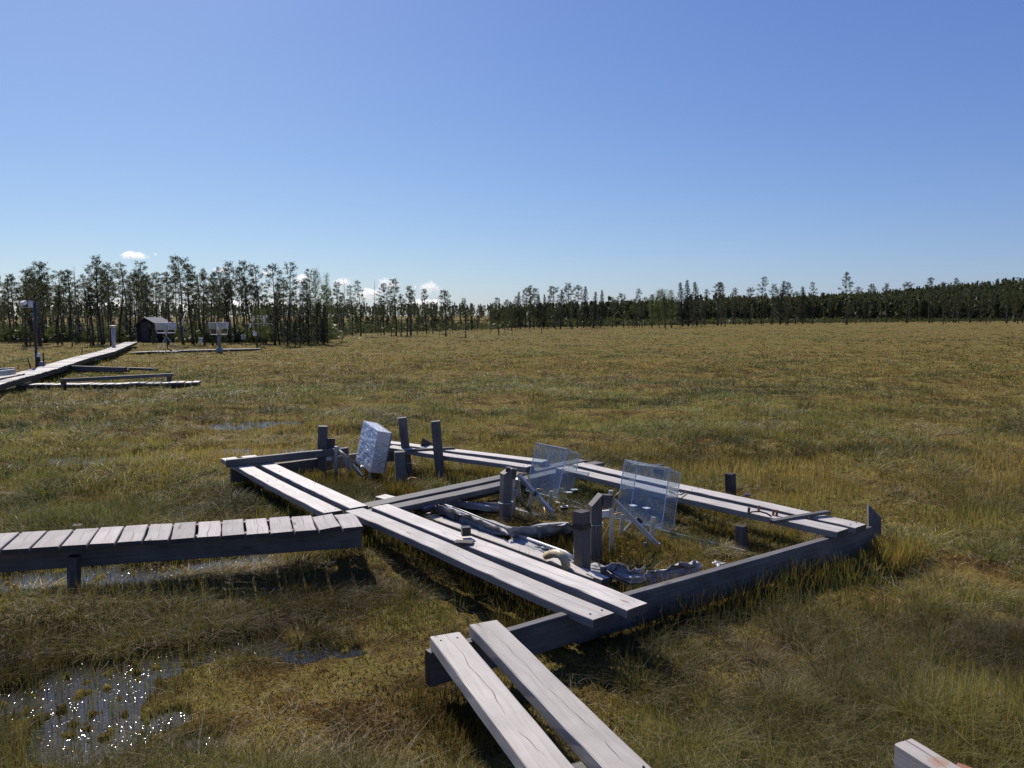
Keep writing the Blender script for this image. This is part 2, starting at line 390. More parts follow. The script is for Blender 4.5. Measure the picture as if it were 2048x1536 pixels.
wm = MB(); wm.add([(-16, .5, 0), (14, .5, 0), (14, 26, 0), (-16, 26, 0)], [(0, 1, 2, 3)])
o = wm.build('water', WATER, origin=(0, 0, 0)); o.location.z = -.02; tag(o, kind='structure')

# ================================================================ TIMBER
HIGH = []
AVOID = []          # plan footprints where no grass roots
def beam(name, A, B, wd, th, m, parent=None, label=None, cat='plank', group=None, up=Vector((0, 0, 1)), centre=False, shear=0.0, shearA=0.0, foot=True, wob=.0015, seg=None):
    A = Vector(A); B = Vector(B); L = (B - A).length
    x = (B - A).normalized(); y = Vector(up).cross(x).normalized(); z = x.cross(y)
    M = Matrix((x, y, z)).transposed().to_4x4(); M.translation = A
    ns_ = seg or max(2, int(L / .12)); ch = min(.004, th * .15)
    zt = th / 2 if centre else 0; zb = zt - th; hw = wd / 2
    prof = [(-hw, zb + ch), (-hw, zt - ch), (-hw + ch, zt), (hw - ch, zt), (hw, zt - ch), (hw, zb + ch), (hw - ch, zb), (-hw + ch, zb)]
    rr_ = random.Random(int(abs(A.x * 1000) + abs(B.y * 777)))
    a1, a2, p1, p2 = rr_.uniform(-1, 1), rr_.uniform(-1, 1), rr_.uniform(0, 6), rr_.uniform(0, 6)
    V = []; Fc = []
    for i in range(ns_ + 1):
        u = i / ns_; bow = wob * (a1 * math.sin(u * 3 + p1) + a2 * math.sin(u * 7 + p2)) * 2
        for (yy, zz) in prof:
            xx = u * L
            if i == ns_: xx += shear * yy
            if i == 0: xx += shearA * yy
            V.append((xx, yy + bow + rr_.uniform(-wob, wob) * .5, zz + bow * .6 + rr_.uniform(-wob, wob) * .4))
    for i in range(ns_):
        for k in range(8):
            a = i * 8 + k; b_ = i * 8 + (k + 1) % 8; Fc.append((a, a + 8, b_ + 8, b_))
    Fc.append(tuple(range(8))); Fc.append(tuple(ns_ * 8 + k for k in range(8))[::-1])
    me = bpy.data.meshes.new(name); me.from_pydata(V, [], Fc)
    o = link(me, name, m, parent, M)
    if label: tag(o, label, cat, group)
    if foot:
        (HIGH if (min(A.z, B.z) - th > .12 and abs(A.z - B.z) < .2) else AVOID).append((A.x, A.y, B.x, B.y, max(wd, .04) / 2 + .012))
    return o
ZP = .30      # top of the frame planks
def nails(o, L, wd, k=3):
    for i in range(k):
        for sgn in (-1, 1):
            x = .06 + (L - .12) * i / (k - 1); q_ = MB(); q_.tube([Vector((x, sgn * wd * .27, -.003)), Vector((x, sgn * wd * .27 + .001, .0016))], .0048, 8)
            n_ = q_.build('nail_head', BLACKP, o); n_.matrix_local = Matrix.Translation((0, 0, 0))
            me_ = n_.data
            for v_, p_ in zip(me_.vertices, q_.v): v_.co = p_
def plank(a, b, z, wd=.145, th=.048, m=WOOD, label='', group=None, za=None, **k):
    o = beam('wooden_plank', P(*a, za if za is not None else z), P(*b, z), wd, th, m, None, label, 'plank', group, wob=.0024, **k)
    if group and m is WOOD: nails(o, (P(*b, z) - P(*a, z)).length, wd)
    return o
plank((890, 1268), (1103, 1536), .335, .143, .058, WOODN, 'broad pale plank nearest the viewer, left one of the near pair, with knots and a split')
HIGH.pop()
e = P(1103, 1536, .335); s0 = P(890, 1268, .335)
bpy.data.objects.remove(bpy.data.objects['wooden_plank'])
def longer(a, b, z, ext): A = P(*a, z); B = P(*b, z); return A, B + (B - A).normalized() * ext
A_, B_ = longer((890, 1268), (1103, 1536), .335, 1.3)
NP = beam('wooden_plank', A_, B_, .143, .058, WOODN, None, wob=.0026, label='broad pale sawn plank at the bottom edge, left one of the nearest pair', cat='plank', group='near pair of pale walking planks'); nails(NP, (B_ - A_).length, .143)
A_, B_ = longer((965, 1246), (1263, 1536), .335, 1.3)
NP = beam('wooden_plank', A_, B_, .143, .058, WOODN, None, wob=.0026, label='broad pale sawn plank at the bottom edge, right one of the nearest pair', cat='plank', group='near pair of pale walking planks'); nails(NP, (B_ - A_).length, .143)
GA = 'planks along the near side of the frame'; GB = 'planks along the far side of the frame'
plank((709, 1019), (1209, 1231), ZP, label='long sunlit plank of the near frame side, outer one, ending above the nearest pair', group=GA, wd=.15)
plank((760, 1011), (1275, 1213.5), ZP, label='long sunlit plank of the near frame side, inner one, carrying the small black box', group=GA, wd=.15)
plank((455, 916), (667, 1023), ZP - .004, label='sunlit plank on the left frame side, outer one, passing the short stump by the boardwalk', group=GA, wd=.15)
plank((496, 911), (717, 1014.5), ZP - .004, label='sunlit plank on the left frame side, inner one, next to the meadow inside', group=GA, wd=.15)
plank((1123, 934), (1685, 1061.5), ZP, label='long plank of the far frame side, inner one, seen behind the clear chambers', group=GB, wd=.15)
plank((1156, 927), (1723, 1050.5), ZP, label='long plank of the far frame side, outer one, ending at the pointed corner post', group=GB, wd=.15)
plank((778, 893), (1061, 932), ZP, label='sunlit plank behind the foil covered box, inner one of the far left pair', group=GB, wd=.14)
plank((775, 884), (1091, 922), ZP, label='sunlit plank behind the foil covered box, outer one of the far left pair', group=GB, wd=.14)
GM = 'grey boards crossing the middle of the frame'
plank((700, 1017), (1165, 919), .248, label='grey board across the middle of the frame, far one of the two', group=GM, wd=.14, m=WOODG)
plank((738, 1024), (1198, 923), .248, label='grey board across the middle of the frame, near one, behind the rolled sheet', group=GM, wd=.13, m=WOODG)
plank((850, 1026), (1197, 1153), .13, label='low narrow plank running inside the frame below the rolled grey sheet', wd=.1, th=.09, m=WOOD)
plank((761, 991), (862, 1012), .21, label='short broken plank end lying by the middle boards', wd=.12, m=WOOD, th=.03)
# bearers on edge
def bearer(a, b, z, h, wd, label, m=WOODG, za=None, name='wooden_beam', group=None):
    return beam(name, P(*a, za if za is not None else z), P(*b, z), wd, h, m, None, label, 'beam', group)
bearer((856, 1304), (1150, 1219), .272, .16, .05, 'dark beam on edge carrying the far ends of the nearest plank pair')
bearer((1150, 1216), (1738, 1052), .247, .19, .055, 'long grey beam on edge closing the right end of the frame')
bearer((453, 919), (695, 895), .375, .075, .055, 'dark batten lying over the far left plank ends behind the tall post', m=WOODG)
bearer((462, 938), (792, 897), .245, .14, .05, 'low beam on edge under the far left corner of the frame')
bearer((1105, 1545), (1240, 1512), .272, .16, .05, 'short beam under the nearest pair at the bottom edge')
bearer((705, 1026), (1110, 938), .2, .12, .05, 'bearer on edge underneath the grey middle boards', m=WOODD)
beam('wooden_strip', PY(1543, 1040, P(1543, 1043, ZP).y), PY(1655, 1020.5, P(1655, 1030, .3).y), .05, .02, WOODG, None, 'thin grey strip lying across the far right planks and sticking out behind', 'strip', foot=False)
beam('wooden_strip', P(816, 899, ZP + .022), P(909, 894, ZP + .022), .05, .02, WOODD, None, 'thin dark strip lying on the far left planks beside the tall posts', 'strip', foot=False)
beam('wooden_strip', P(745, 1093, .06), P(795, 1088, .06), .025, .02, WOODG, None, 'small grey stick in the grass below the near frame planks', 'stick', foot=False)
q = MB(); a = P(841, 893, ZP); b_ = P(868, 889, ZP)
q.add([a, b_, a + Vector((.02, 0, .10)), a + Vector((0, .05, 0)), b_ + Vector((0, .05, 0)), a + Vector((.02, .05, .10))], [(0, 1, 2), (3, 5, 4), (0, 3, 4, 1), (1, 4, 5, 2), (2, 5, 3, 0)])
tag(q.build('wooden_wedge', WOODD), 'small dark wedge standing on the plank between the two tall leaning posts', 'wedge')

# posts : base pixel, top pixel, width px, slant
def post(bx, by, tx, ty, wd, label, slant=0.0, m=WOODG, zb=0.0, rot=35, name='wooden_post', depth=.3, cap=False, wy=None):
    b0 = P(bx, by, zb); t0 = PY(tx, ty, b0.y)
    lowp = b0 - (t0 - b0).normalized() * depth
    up = Vector((math.cos(R(rot)), math.sin(R(rot)), 0))
    o = beam(name, lowp, t0, wd, wy or wd, m, None, label, 'post', None, up=up, centre=True, shear=slant, wob=.001, seg=5)
    return o, b0, t0
post(643, 962, 646, 852, .095, 'tall square grey post left of the foil box, carrying a small white device', rot=8)
post(817, 948, 804, 835, .095, 'tall dark post behind the foil box, tilted to the left', rot=10)
post(882, 968, 871, 842, .098, 'tall dark split post right of the foil box, slightly leaning', rot=5)
post(803, 992, 799, 903, .10, 'mid height grey post in front of the two leaning posts', rot=12)
post(640, 1034, 638, 1011, .085, 'short stump with chipped top behind the end of the boardwalk', slant=.3, rot=60, zb=.12)
post(861, 1022, 860, 987, .062, 'short thin stump at the left end of the rolled sheet', rot=10)
post(918, 1068, 919, 1027, .068, 'short stump in front of the rolled sheet, behind the black box', rot=20)
_, pb8, pt8 = post(1010, 1050, 1013, 941, .083, 'tall square post with a sloping top beside the chamber behind the big rolled sheet', slant=-.6, rot=-65, m=WOODG)
_, pb9, pt9 = post(1165, 1168, 1163, 1022, .082, 'stout post with a black strap near its top beside the near frame planks', rot=38, m=WOODG)
_, pb10, pt10 = post(1190, 1128, 1190, 999, .08, 'stout post with steeply slanted top behind the strapped post', slant=-1.0, rot=-75, m=WOODG)
post(1317, 985, 1317, 929, .075, 'low post seen through the second clear chamber behind the far planks', rot=40, m=WOODG)
post(1462, 1002, 1461, 947, .078, 'low dark post standing alone behind the far right planks', rot=40, m=WOODD)
post(1483, 1108, 1483, 1051, .072, 'short dark stump inside the right end of the frame', rot=45, m=WOODD)
post(1748, 1108, 1748, 1020, .086, 'pointed corner post at the far right end of the frame', slant=-1.1, rot=75, m=WOODG)
post(148, 1206, 148, 1112, .06, 'small dark post with a pale cut top in front of the boardwalk', rot=5, m=WOODD)
post(155, 1080, 155, 1049, .065, 'small dark post just behind the boardwalk at the left', rot=20, m=WOODD)
# strap and wires
q = MB(); c0 = pb9 + (pt9 - pb9) * .80
for k in range(4):
    an = R(38 + 90 * k); an2 = R(38 + 90 * (k + 1))
    d1 = Vector((math.cos(an + R(45)), math.sin(an + R(45)), 0)) * .082 * .74; d2 = Vector((math.cos(an2 + R(45)), math.sin(an2 + R(45)), 0)) * .082 * .74
    q.bar(c0 + d1, c0 + d2, .004, .036)
tag(q.build('strap', BLACKP), 'black rubber strap wrapped round the stout post', 'strap')
def wire(path, r, mt, label, name='wire', cat='wire'):
    q_ = MB(); q_.tube(path, r, 6); return tag(q_.build(name, mt, smooth=True), label, cat)
def ring(c, r, n_=14, tilt=0): return [Vector(c) + Vector((math.cos(a) * r, math.sin(a) * r, math.sin(a) * tilt)) for a in [2 * math.pi * i / n_ for i in range(n_ + 1)]]
wire(ring(pb8 + (pt8 - pb8) * .42, .062), .003, STEEL, 'thin pale wire looped round the sloping topped post behind the big rolled sheet')
wire(ring(pb10 + (pt10 - pb10) * .63, .06), .003, STEEL, 'thin wire looped round the slanted top post')
# wooden blocks fixed near the post tops
def block(c, sx, sy, sz, rz, mt, name, label, cat):
    q_ = MB(); q_.box(c, sx, sy, sz, R(rz)); return tag(q_.build(name, mt), label, cat)
beam('wooden_block', PY(1012, 934.5, pb10.y + 1.05), PY(1034, 937.5, pb10.y + 1.05), .06, .085, WOODD, None, 'dark wooden block sitting behind the sloping topped post by the middle boards', 'block', foot=False)
beam('wooden_block', PY(1204, 989, pb10.y), PY(1223, 989.5, pb10.y + .03), .06, .09, WOODD, None, 'dark wooden block at the top right of the steeply slanted post', 'block', foot=False)
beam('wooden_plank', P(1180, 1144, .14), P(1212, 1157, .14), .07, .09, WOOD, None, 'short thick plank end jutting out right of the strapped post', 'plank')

# ---------------------------------------------------------------- the near boardwalk
Z1 = .38
ctr = P(350, 1080, 0); bw = empty('boardwalk', (ctr.x, ctr.y, 0), 'near boardwalk of short grey cross boards on deep stringers, coming in from the left', 'boardwalk')
rows = [(1755, 145, 1860, 135, 1712, 72, 1810, 68), (1632, 155, 1745, 133, 1600, 80, 1705, 76), (1510, 160, 1622, 152, 1490, 85, 1592, 82),
        (1388, 168, 1500, 160, 1375, 92, 1480, 86), (1262, 175, 1380, 168, 1258, 98, 1362, 93), (1137, 183, 1252, 176, 1140, 103, 1246, 98),
        (1010, 190, 1128, 182, 1016, 112, 1130, 105), (875, 200, 995, 192, 893, 118, 1004, 112), (738, 207, 862, 200, 770, 125, 884, 119),
        (598, 217, 725, 208, 645, 132, 757, 127), (455, 227, 585, 219, 518, 140, 633, 134), (312, 236, 443, 228, 388, 150, 505, 143),
        (160, 245, 298, 238, 248, 157, 376, 150), (10, 255, 145, 247, 110, 165, 240, 158), (-145, 264, -10, 256, -30, 172, 97, 166),
        (-305, 273, -165, 265, -175, 180, -48, 174)]
def zz1(x, y, z): return P(x * .390625, 1000 + y * .390625, z)
for i, r_ in enumerate(rows):
    nl, nr_, fl, fr_ = [zz1(r_[k], r_[k + 1], Z1 + (.004 if i == 1 else 0)) for k in (0, 2, 4, 6)]
    wd = ((nr_ - nl).length + (fr_ - fl).length) / 2 * .985
    ax = ((nl + nr_) / 2 - (fl + fr_) / 2).normalized(); perp = Vector((-ax.y, ax.x, 0)); wd = (abs((nr_ - nl).dot(perp)) + abs((fr_ - fl).dot(perp))) / 2
    A2, B2 = (fl + fr_) / 2, (nl + nr_) / 2
    u_ = Vector((rnd.uniform(-.02, .02), rnd.uniform(-.02, .02), 1))
    lab = 'warped board with a ragged end' if i == 1 else None
    e_ = (nr_ - nl).normalized(); sh = e_.dot(ax) / max(.2, abs(e_.dot(perp)))
    sgn = 1 if (Vector((0, 0, 1)).cross(ax)).dot(e_) > 0 else -1
    o = beam('board', A2, B2, wd, .028, WOODB, bw, up=u_, foot=False, seg=3, shear=sh * sgn, shearA=sh * sgn)
    if lab: o['label'] = lab
na_, nb_ = zz1(1858, 138, Z1 - .03), zz1(-305, 275, Z1 - .03)
fa_, fb_ = zz1(1812, 74, Z1 - .03), zz1(-175, 182, Z1 - .03)
inw = (fa_ - na_).normalized()
beam('stringer', na_ + inw * .05, nb_ + inw * .05, .045, .15, WOODG, bw)
beam('stringer', fa_ - inw * .04, fb_ - inw * .04, .045, .13, WOODG, bw)
for f_ in (.06, .5):
    p0 = na_.lerp(nb_, f_); p1 = fa_.lerp(fb_, f_)
    beam('bearer', Vector((p0.x, p0.y, .27)).lerp(Vector((p1.x, p1.y, .27)), .25), Vector((p1.x, p1.y, .27)).lerp(Vector((p0.x, p0.y, .27)), .2), .08, .06, WOODD, bw, foot=False)

# ---------------------------------------------------------------- timber post end at bottom right + brown block
A_ = P(1806, 1483, .52); B_ = P(1960, 1572, .52)
o = beam('wooden_rail', A_, B_ + (B_ - A_) * .3, .075, .075, WOODN, None, 'pale planed square timber with a rust stain, poking in at the bottom right corner', 'timber', foot=False, seg=6)
m = WOODN.copy(); m.name = 'rust_stained_wood'; n = m.node_tree.nodes; l = m.node_tree.links; b = n['Principled BSDF']
src = b.inputs['Base Color'].links[0].from_socket; tc = N(n, 'ShaderNodeTexCoord'); mp = N(n, 'ShaderNodeMapping'); mp.inputs['Location'].default_value = (-.115, .0, 0)
l.new(tc.outputs['Object'], mp.inputs[0]); ln = N(n, 'ShaderNodeVectorMath', operation='LENGTH'); l.new(mp.outputs[0], ln.inputs[0])
ns = N(n, 'ShaderNodeTexNoise'); ns.inputs['Scale'].default_value = 60; l.new(tc.outputs['Object'], ns.inputs['Vector'])
r_ = ramp(n, [(.0, (1, 1, 1)), (.6, (.6, .6, .6)), (1, (0, 0, 0))]); l.new(mth(n, l, 'ADD', mth(n, l, 'MULTIPLY', ln.outputs['Value'], 28), mth(n, l, 'MULTIPLY', mth(n, l, 'SUBTRACT', ns.outputs[0], .5), 1.2)), r_.inputs[0])
l.new(mixc(n, l, mth(n, l, 'MULTIPLY', r_.outputs[0], .7), src, (.30, .12, .04)), b.inputs['Base Color']); o.data.materials[0] = m
pc = P(1946, 1546, .50)
import bmesh
bm = bmesh.new(); bmesh.ops.create_cube(bm, size=1)
for v in bm.verts: v.co = Vector((v.co.x * .17, v.co.y * .12, v.co.z * .09)) * (1 if v.co.z < 0 else .8)
bmesh.ops.bevel(bm, geom=bm.edges[:], offset=.016, segments=3, affect='EDGES')
bmesh.ops.subdivide_edges(bm, edges=bm.edges[:], cuts=1)
for v in bm.verts: v.co += Vector((rnd.uniform(-1, 1), rnd.uniform(-1, 1), rnd.uniform(-1, 1))) * .0015
me = bpy.data.meshes.new('brown_block'); bm.to_mesh(me); bm.free()
for p_ in me.polygons: p_.use_smooth = True
o = link(me, 'brown_block', RUSTY, None, Matrix.Translation(pc + Vector((0, -.02, -.03))) @ Matrix.Rotation(R(-20), 4, 'Z') @ Matrix.Rotation(R(12), 4, 'Y'))
tag(o, 'reddish brown rough block beside the pale timber in the bottom right corner', 'block')
qq = MB(); qq.bar(pc + Vector((0, -.02, -.06)), Vector((pc.x, pc.y - .02, -.2)), .09, .09); 
o2 = qq.build('stump', WOODD, None); o2.name = 'wooden_stump'; tag(o2, 'stump standing under the brown block at the bottom right', 'stump')

# ---------------------------------------------------------------- small things on the planks
c0 = P(931, 1080, ZP)
beam('wooden_offcut', P(910, 1082, ZP + .018), P(946, 1083, ZP + .018), .07, .017, WOODD, None, 'thin brown offcut board under the black box on the near planks', 'offcut', foot=False)
block(c0 + Vector((.0, .045, .018 + .03)), .058, .05, .058, 15, BLACKP, 'black_box', 'small black cubic box on a brown offcut on the near planks', 'box')
# handle on far plank
a = P(1339, 982, ZP + .02); b_ = P(1369, 986, ZP + .01)
wire([P(1334, 976, ZP + .03), a, P(1352, 990, ZP + .02), P(1362, 989, ZP + .015), b_, P(1372, 984, ZP + .01)], .006, BLACKP, 'black rubber loop lying on the far plank behind the second chamber', 'rubber_loop', 'loop')
cl = empty('hose_clamp', P(1525, 1030, ZP), 'dark bent clamp with rusty joints lying on the far right planks', 'clamp')
q = MB(); q.tube([P(1497, 1026, ZP + .012), P(1506, 1023, ZP + .04), P(1520, 1023, ZP + .045), P(1534, 1027, ZP + .035), P(1543, 1033, ZP + .012)], .006, 8); q.build('strap', BLACKP, cl, True)
for (x_, y_) in ((1497, 1027), (1517, 1023), (1546, 1031), (1553, 1032)):
    q = MB(); p = P(x_, y_, ZP); q.tube([p + Vector((0, 0, .0)), p + Vector((.004, 0, .045))], .010, 8); q.build('joint', RUSTY if x_ > 1500 else BLACKP, cl)
q = MB(); p = P(1494, 1003, 0); q.tube([p - Vector((0, 0, .1)), p + Vector((0, 0, .05))], .022, 12); q.tube([p + Vector((0, 0, .05)), p + Vector((0, 0, .075))], .026, 12)
tag(q.build('pipe_cap', BLUEP), 'blue capped tube sticking up behind the far right planks', 'tube')
q = MB(); p = P(1351, 1088, 0); q.tube([p - Vector((0, 0, .1)), p + Vector((0, 0, .045))], .017, 12); q.tube([p + Vector((0, 0, .045)), p + Vector((0, 0, .06))], .021, 12)
tag(q.build('pipe_cap', GREENP), 'green capped tube in the moss right of the second chamber', 'tube')
# cream elbow pipe
pts = [P(1092, 1112, .16), P(1106, 1107, .20), P(1119, 1108, .215), P(1128, 1117, .20), P(1132, 1130, .15), P(1131, 1144, .10)]
q = MB(); q.tube(pts, [.026, .028, .030, .030, .030, .031], 14); pp = tag(q.build('elbow_pipe', PIPEM, smooth=True), 'cream plastic elbow pipe bent down between the plank and the rolled sheet', 'pipe')
# orange hose and black cable by the leaning posts
wire([P(812, 962, .05), P(822, 955, .06), P(835, 957, .06), P(843, 964, .03)], .009, plain('orange_rubber', (.5, .2, .05), .4), 'orange hose piece in the wet hollow between the leaning posts', 'hose', 'hose')
arc = [PY(813, 925 + 3, 8.0), PY(826, 926, 8.0), PY(838, 932, 7.9), PY(847, 944, 7.9), PY(848, 957, 7.8), PY(842, 969, 7.7)]
wire(arc, .004, BLACKP, 'black cable arching behind the mid height post', 'cable', 'cable')
wire([PY(784, 955, 7.8), PY(782, 967, 7.75), PY(786, 977, 7.7), PY(795, 984, 7.65)], .005, BLACKP, 'black cable curving down left of the mid height post', 'cable', 'cable')
# crumpled foil scraps
for (x_, y_, lab) in ((1418, 1124, 'crumpled silver foil scrap by the right end of the rolled sheet'), (1432, 1128, 'smaller white foil scrap leaning on the right beam')):
    bm = bmesh.new(); bmesh.ops.create_icosphere(bm, subdivisions=2, radius=.045)
    for v in bm.verts: v.co = Vector((v.co.x * 1.5, v.co.y, v.co.z * .35)) * rnd.uniform(.55, 1.25)
    me = bpy.data.meshes.new('foil_scrap'); bm.to_mesh(me); bm.free()
    o = link(me, 'foil_scrap', FOIL, None, Matrix.Translation(P(x_, y_, .05))); tag(o, lab, 'foil')

# ---------------------------------------------------------------- rolled grey ground sheets
def sheet(path, r, label, seed, name='rolled_sheet', flat=.75):
    g = random.Random(seed); pts = [Vector(p) for p in path]
    # resample
    out = []
    for i in range(len(pts) - 1):
        kx = max(2, int((pts[i + 1] - pts[i]).length / .018))
        for k in range(kx): out.append((pts[i].lerp(pts[i + 1], k / kx), (i + k / kx) / (len(pts) - 1)))
    out.append((pts[-1], 1.0))
    xs = [o_[0] for o_ in out]
    for _ in range(10): xs = [xs[0]] + [(xs[i - 1] + xs[i] * 2 + xs[i + 1]) / 4 for i in range(1, len(xs) - 1)] + [xs[-1]]
    n_ = 28; V = []; Fc = []
    ph = [g.uniform(0, 6) for _ in range(8)]
    for i, p in enumerate(xs):
        d = (xs[min(i + 1, len(xs) - 1)] - xs[max(i - 1, 0)]).normalized(); sd_ = d.cross(Vector((0, 0, 1))).normalized(); u = sd_.cross(d)
        t_ = i / (len(xs) - 1); L_ = i * .018
        rad = r * (.85 + .2 * math.sin(L_ * 5 + ph[0]) ** 2 + .12 * math.sin(L_ * 13 + ph[1])) * (min(1, .7 + t_ * 12) * min(1, .7 + (1 - t_) * 12))
        for k in range(n_):
            a = 2 * math.pi * k / n_
            fold = .86 + .24 * math.sin(3 * a + ph[2] + 1.5 * math.sin(L_ * 4)) + .11 * math.sin(7 * a + ph[3] + 3 * math.sin(L_ * 2.3 + ph[4])) + .07 * math.sin(12 * a + L_ * 22) + .05 * math.sin(19 * a - L_ * 37) + .06 * math.sin(L_ * 31 + 2 * a + ph[5]) * math.sin(L_ * 9)
            V.append(p + (sd_ * math.cos(a) * 1.25 + u * math.sin(a) * flat) * rad * fold)
    for i in range(len(xs) - 1):
        for k in range(n_):
            a = i * n_ + k; b2 = i * n_ + (k + 1) % n_; Fc.append((a, b2, b2 + n_, a + n_))
    Fc.append(tuple(range(n_))[::-1]); Fc.append(tuple((len(xs) - 1) * n_ + k for k in range(n_)))
    q_ = MB(); q_.add(V, Fc); o_ = q_.build(name, FABRIC, smooth=True); tag(o_, label, 'ground sheet')
    for i in range(0, len(pts) - 1): AVOID.append((pts[i].x, pts[i].y, pts[i + 1].x, pts[i + 1].y, r * 1.3))
    return o_
def patch(name, c4, parent, seed, amp=.016, nu=46, nv=22):
    c4 = [Vector(c_) for c_ in c4]; gx = np.linspace(0, 1, nu); gy = np.linspace(0, 1, nv); V = []
    nrm = (c4[1] - c4[0]).cross(c4[3] - c4[0]).normalized()
    for j in gy:
        for i_ in gx:
            p_ = c4[0].lerp(c4[1], i_).lerp(c4[3].lerp(c4[2], i_), j)
            r_ = 1 - abs(2 * float(fbm(np.array([i_ * 5 + seed]), np.array([j * 2.2 + i_ * 1.5]), 3, seed)[0]) - 1)
            e_ = .35 + .65 * math.sin(math.pi * min(1, max(0, j)))
            V.append(p_ + nrm * (amp * 3.2 * (r_ - .6)) * (1 if amp > 0 else 1) + Vector((0, 0, .02 * math.sin(i_ * 9 + seed) * e_)))
    Fc = [(j * nu + i_, j * nu + i_ + 1, (j + 1) * nu + i_ + 1, (j + 1) * nu + i_) for j in range(nv - 1) for i_ in range(nu - 1)]
    q_ = MB(); q_.add(V, Fc); o_ = q_.build(name, FABRIC, None, smooth=True); bpy.context.view_layer.update()
    o_.parent = parent; o_.matrix_parent_inverse = Matrix.Translation(-parent.location)
    md = o_.modifiers.new('thick', 'SOLIDIFY'); md.thickness = .003
    return o_
o1 = sheet([P(873, 1012, .15), P(900, 1022, .15), P(940, 1038, .14), P(975, 1053, .13), P(1008, 1064, .13), P(1040, 1066, .13), P(1080, 1062, .12), P(1115, 1059, .11), P(1148, 1057, .11)], .056, 'long grey sheet rolled in a lumpy bundle from the thin stump to the strapped post', 3)
patch('fold', [P(874, 1010, .22), P(1010, 1062, .20), P(1020, 1083, .03), P(868, 1030, .05)], o1, 4, .018)
patch('fold', [P(1008, 1060, .21), P(1148, 1050, .20), P(1150, 1078, .03), P(1040, 1098, .02)], o1, 7, .022)
o1 = sheet([P(1028, 1080, .10), P(1055, 1092, .10), P(1090, 1106, .10), P(1120, 1120, .09), P(1160, 1134, .08)], .042, 'pale grey sheet rolled up along the low plank behind the elbow pipe', 8)
patch('fold', [P(1030, 1074, .13), P(1150, 1122, .13), P(1145, 1140, .03), P(1030, 1096, .03)], o1, 9, .016)
o1 = sheet([P(886, 1004, .13), P(920, 1008, .13), P(960, 1012, .12), P(1000, 1018, .1)], .036, 'grey sheet fold lying along the middle boards behind the long roll', 12)
patch('fold', [P(888, 1000, .17), P(1000, 1010, .14), P(1000, 1024, .04), P(905, 1020, .05)], o1, 13, .014)
o1 = sheet([P(1184, 1134, .09), P(1215, 1142, .1), P(1240, 1152, .10), P(1262, 1162, .09), P(1300, 1158, .11), P(1340, 1147, .12), P(1372, 1140, .12), P(1398, 1130, .13)], .042, 'crumpled grey sheet between the strapped post and the right beam', 16)
patch('fold', [P(1200, 1130, .16), P(1290, 1142, .17), P(1275, 1176, .02), P(1212, 1160, .03)], o1, 17, .024)
patch('fold', [P(1290, 1150, .17), P(1396, 1124, .18), P(1392, 1146, .05), P(1288, 1182, .02)], o1, 21, .022)
wire([P(872, 1003, .20), P(930, 1023, .20), P(985, 1046, .18), P(1020, 1060, .15)], .006, WHITEP, 'thin pale rod lying on top of the big rolled sheet', 'rod', 'rod')

wire([P(905, 1014, .21), P(960, 1036, .20), P(1015, 1058, .18), P(1070, 1052, .17), P(1150, 1046, .16)], .005, BLACKP, 'black cable running along the long rolled sheet', 'cable', 'cable')
wire([P(1152, 1050, .25), P(1146, 1075, .12), P(1148, 1110, .08), P(1146, 1140, .06)], .005, BLACKP, 'black cable hanging down the left side of the strapped post', 'cable', 'cable')
wire([P(1192, 1125, .12), P(1225, 1150, .14), P(1260, 1168, .12), P(1290, 1166, .1)], .006, BLACKP, 'black cable across the crumpled sheet right of the strapped post', 'cable', 'cable')
wire([P(1035, 1070, .14), P(1080, 1086, .15), P(1130, 1104, .15), P(1150, 1118, .13)], .011, WHITEP, 'pale tube lying behind the elbow pipe on the sheet', 'tube', 'tube')
# ---------------------------------------------------------------- chambers
def corners_box(BL, BR, TR, BK):
    u = BL - BR; v = TR - BR; w_ = BK - BR
    return BR, u, v, w_
def panel(mb, o0, e1, e2, th):
    n_ = e1.cross(e2).normalized() * th
    vs = [o0, o0 + e1, o0 + e1 + e2, o0 + e2]; vs += [v + n_ for v in vs]
    mb.add(vs, [(0, 3, 2, 1), (4, 5, 6, 7), (0, 1, 5, 4), (1, 2, 6, 5), (2, 3, 7, 6), (3, 0, 4, 7)])
def chamber(px, Y, label):
    BL, BR, TR, BK = [PY(x_, y_, y3) for (x_, y_), y3 in zip(px, Y)]
    base = Vector((BR.x, BR.y, 0)); root = empty('clear_chamber', base, label, 'chamber', 'clear acrylic measuring chambers')
    o0, u, v, w_ = corners_box(BL, BR, TR, BK)
    e = .004
    iu, iv, iw = u.normalized() * e, v.normalized() * e, w_.normalized() * e
    q = MB(); panel(q, o0 + iu + iv, u - iu * 2, v - iv * 2, .003); q.build('panel', ACRYL, root)
    q = MB(); panel(q, o0 + w_ + iu + iv, u - iu * 2, v - iv * 2, .003); q.build('panel', ACRYL, root)
    q = MB(); panel(q, o0 + iw + iv, w_ - iw * 2, v - iv * 2, .003); q.build('panel', ACRYL, root)
    q = MB(); panel(q, o0 + u + iw + iv, w_ - iw * 2, v - iv * 2, .003); q.build('panel', ACRYL, root)
    q = MB(); panel(q, o0 + v + iu + iw, u - iu * 2, w_ - iw * 2, .003); q.build('top_panel', ACRYL, root)
    q = MB()
    for a, d in ((o0, v), (o0 + u, v), (o0 + w_, v), (o0 + u + w_, v), (o0 + v, u), (o0 + v + w_, u), (o0 + v, w_), (o0 + v + u, w_), (o0, u), (o0, w_)):
        q.bar(a, a + d, .006)
    q.build('edge_strip', ACEDGE, root)
    q = MB(); q.bar(o0 + w_, o0 + w_ + u, .018, .012); q.build('seal_frame', ALU, root)
    return root, o0, u, v, w_
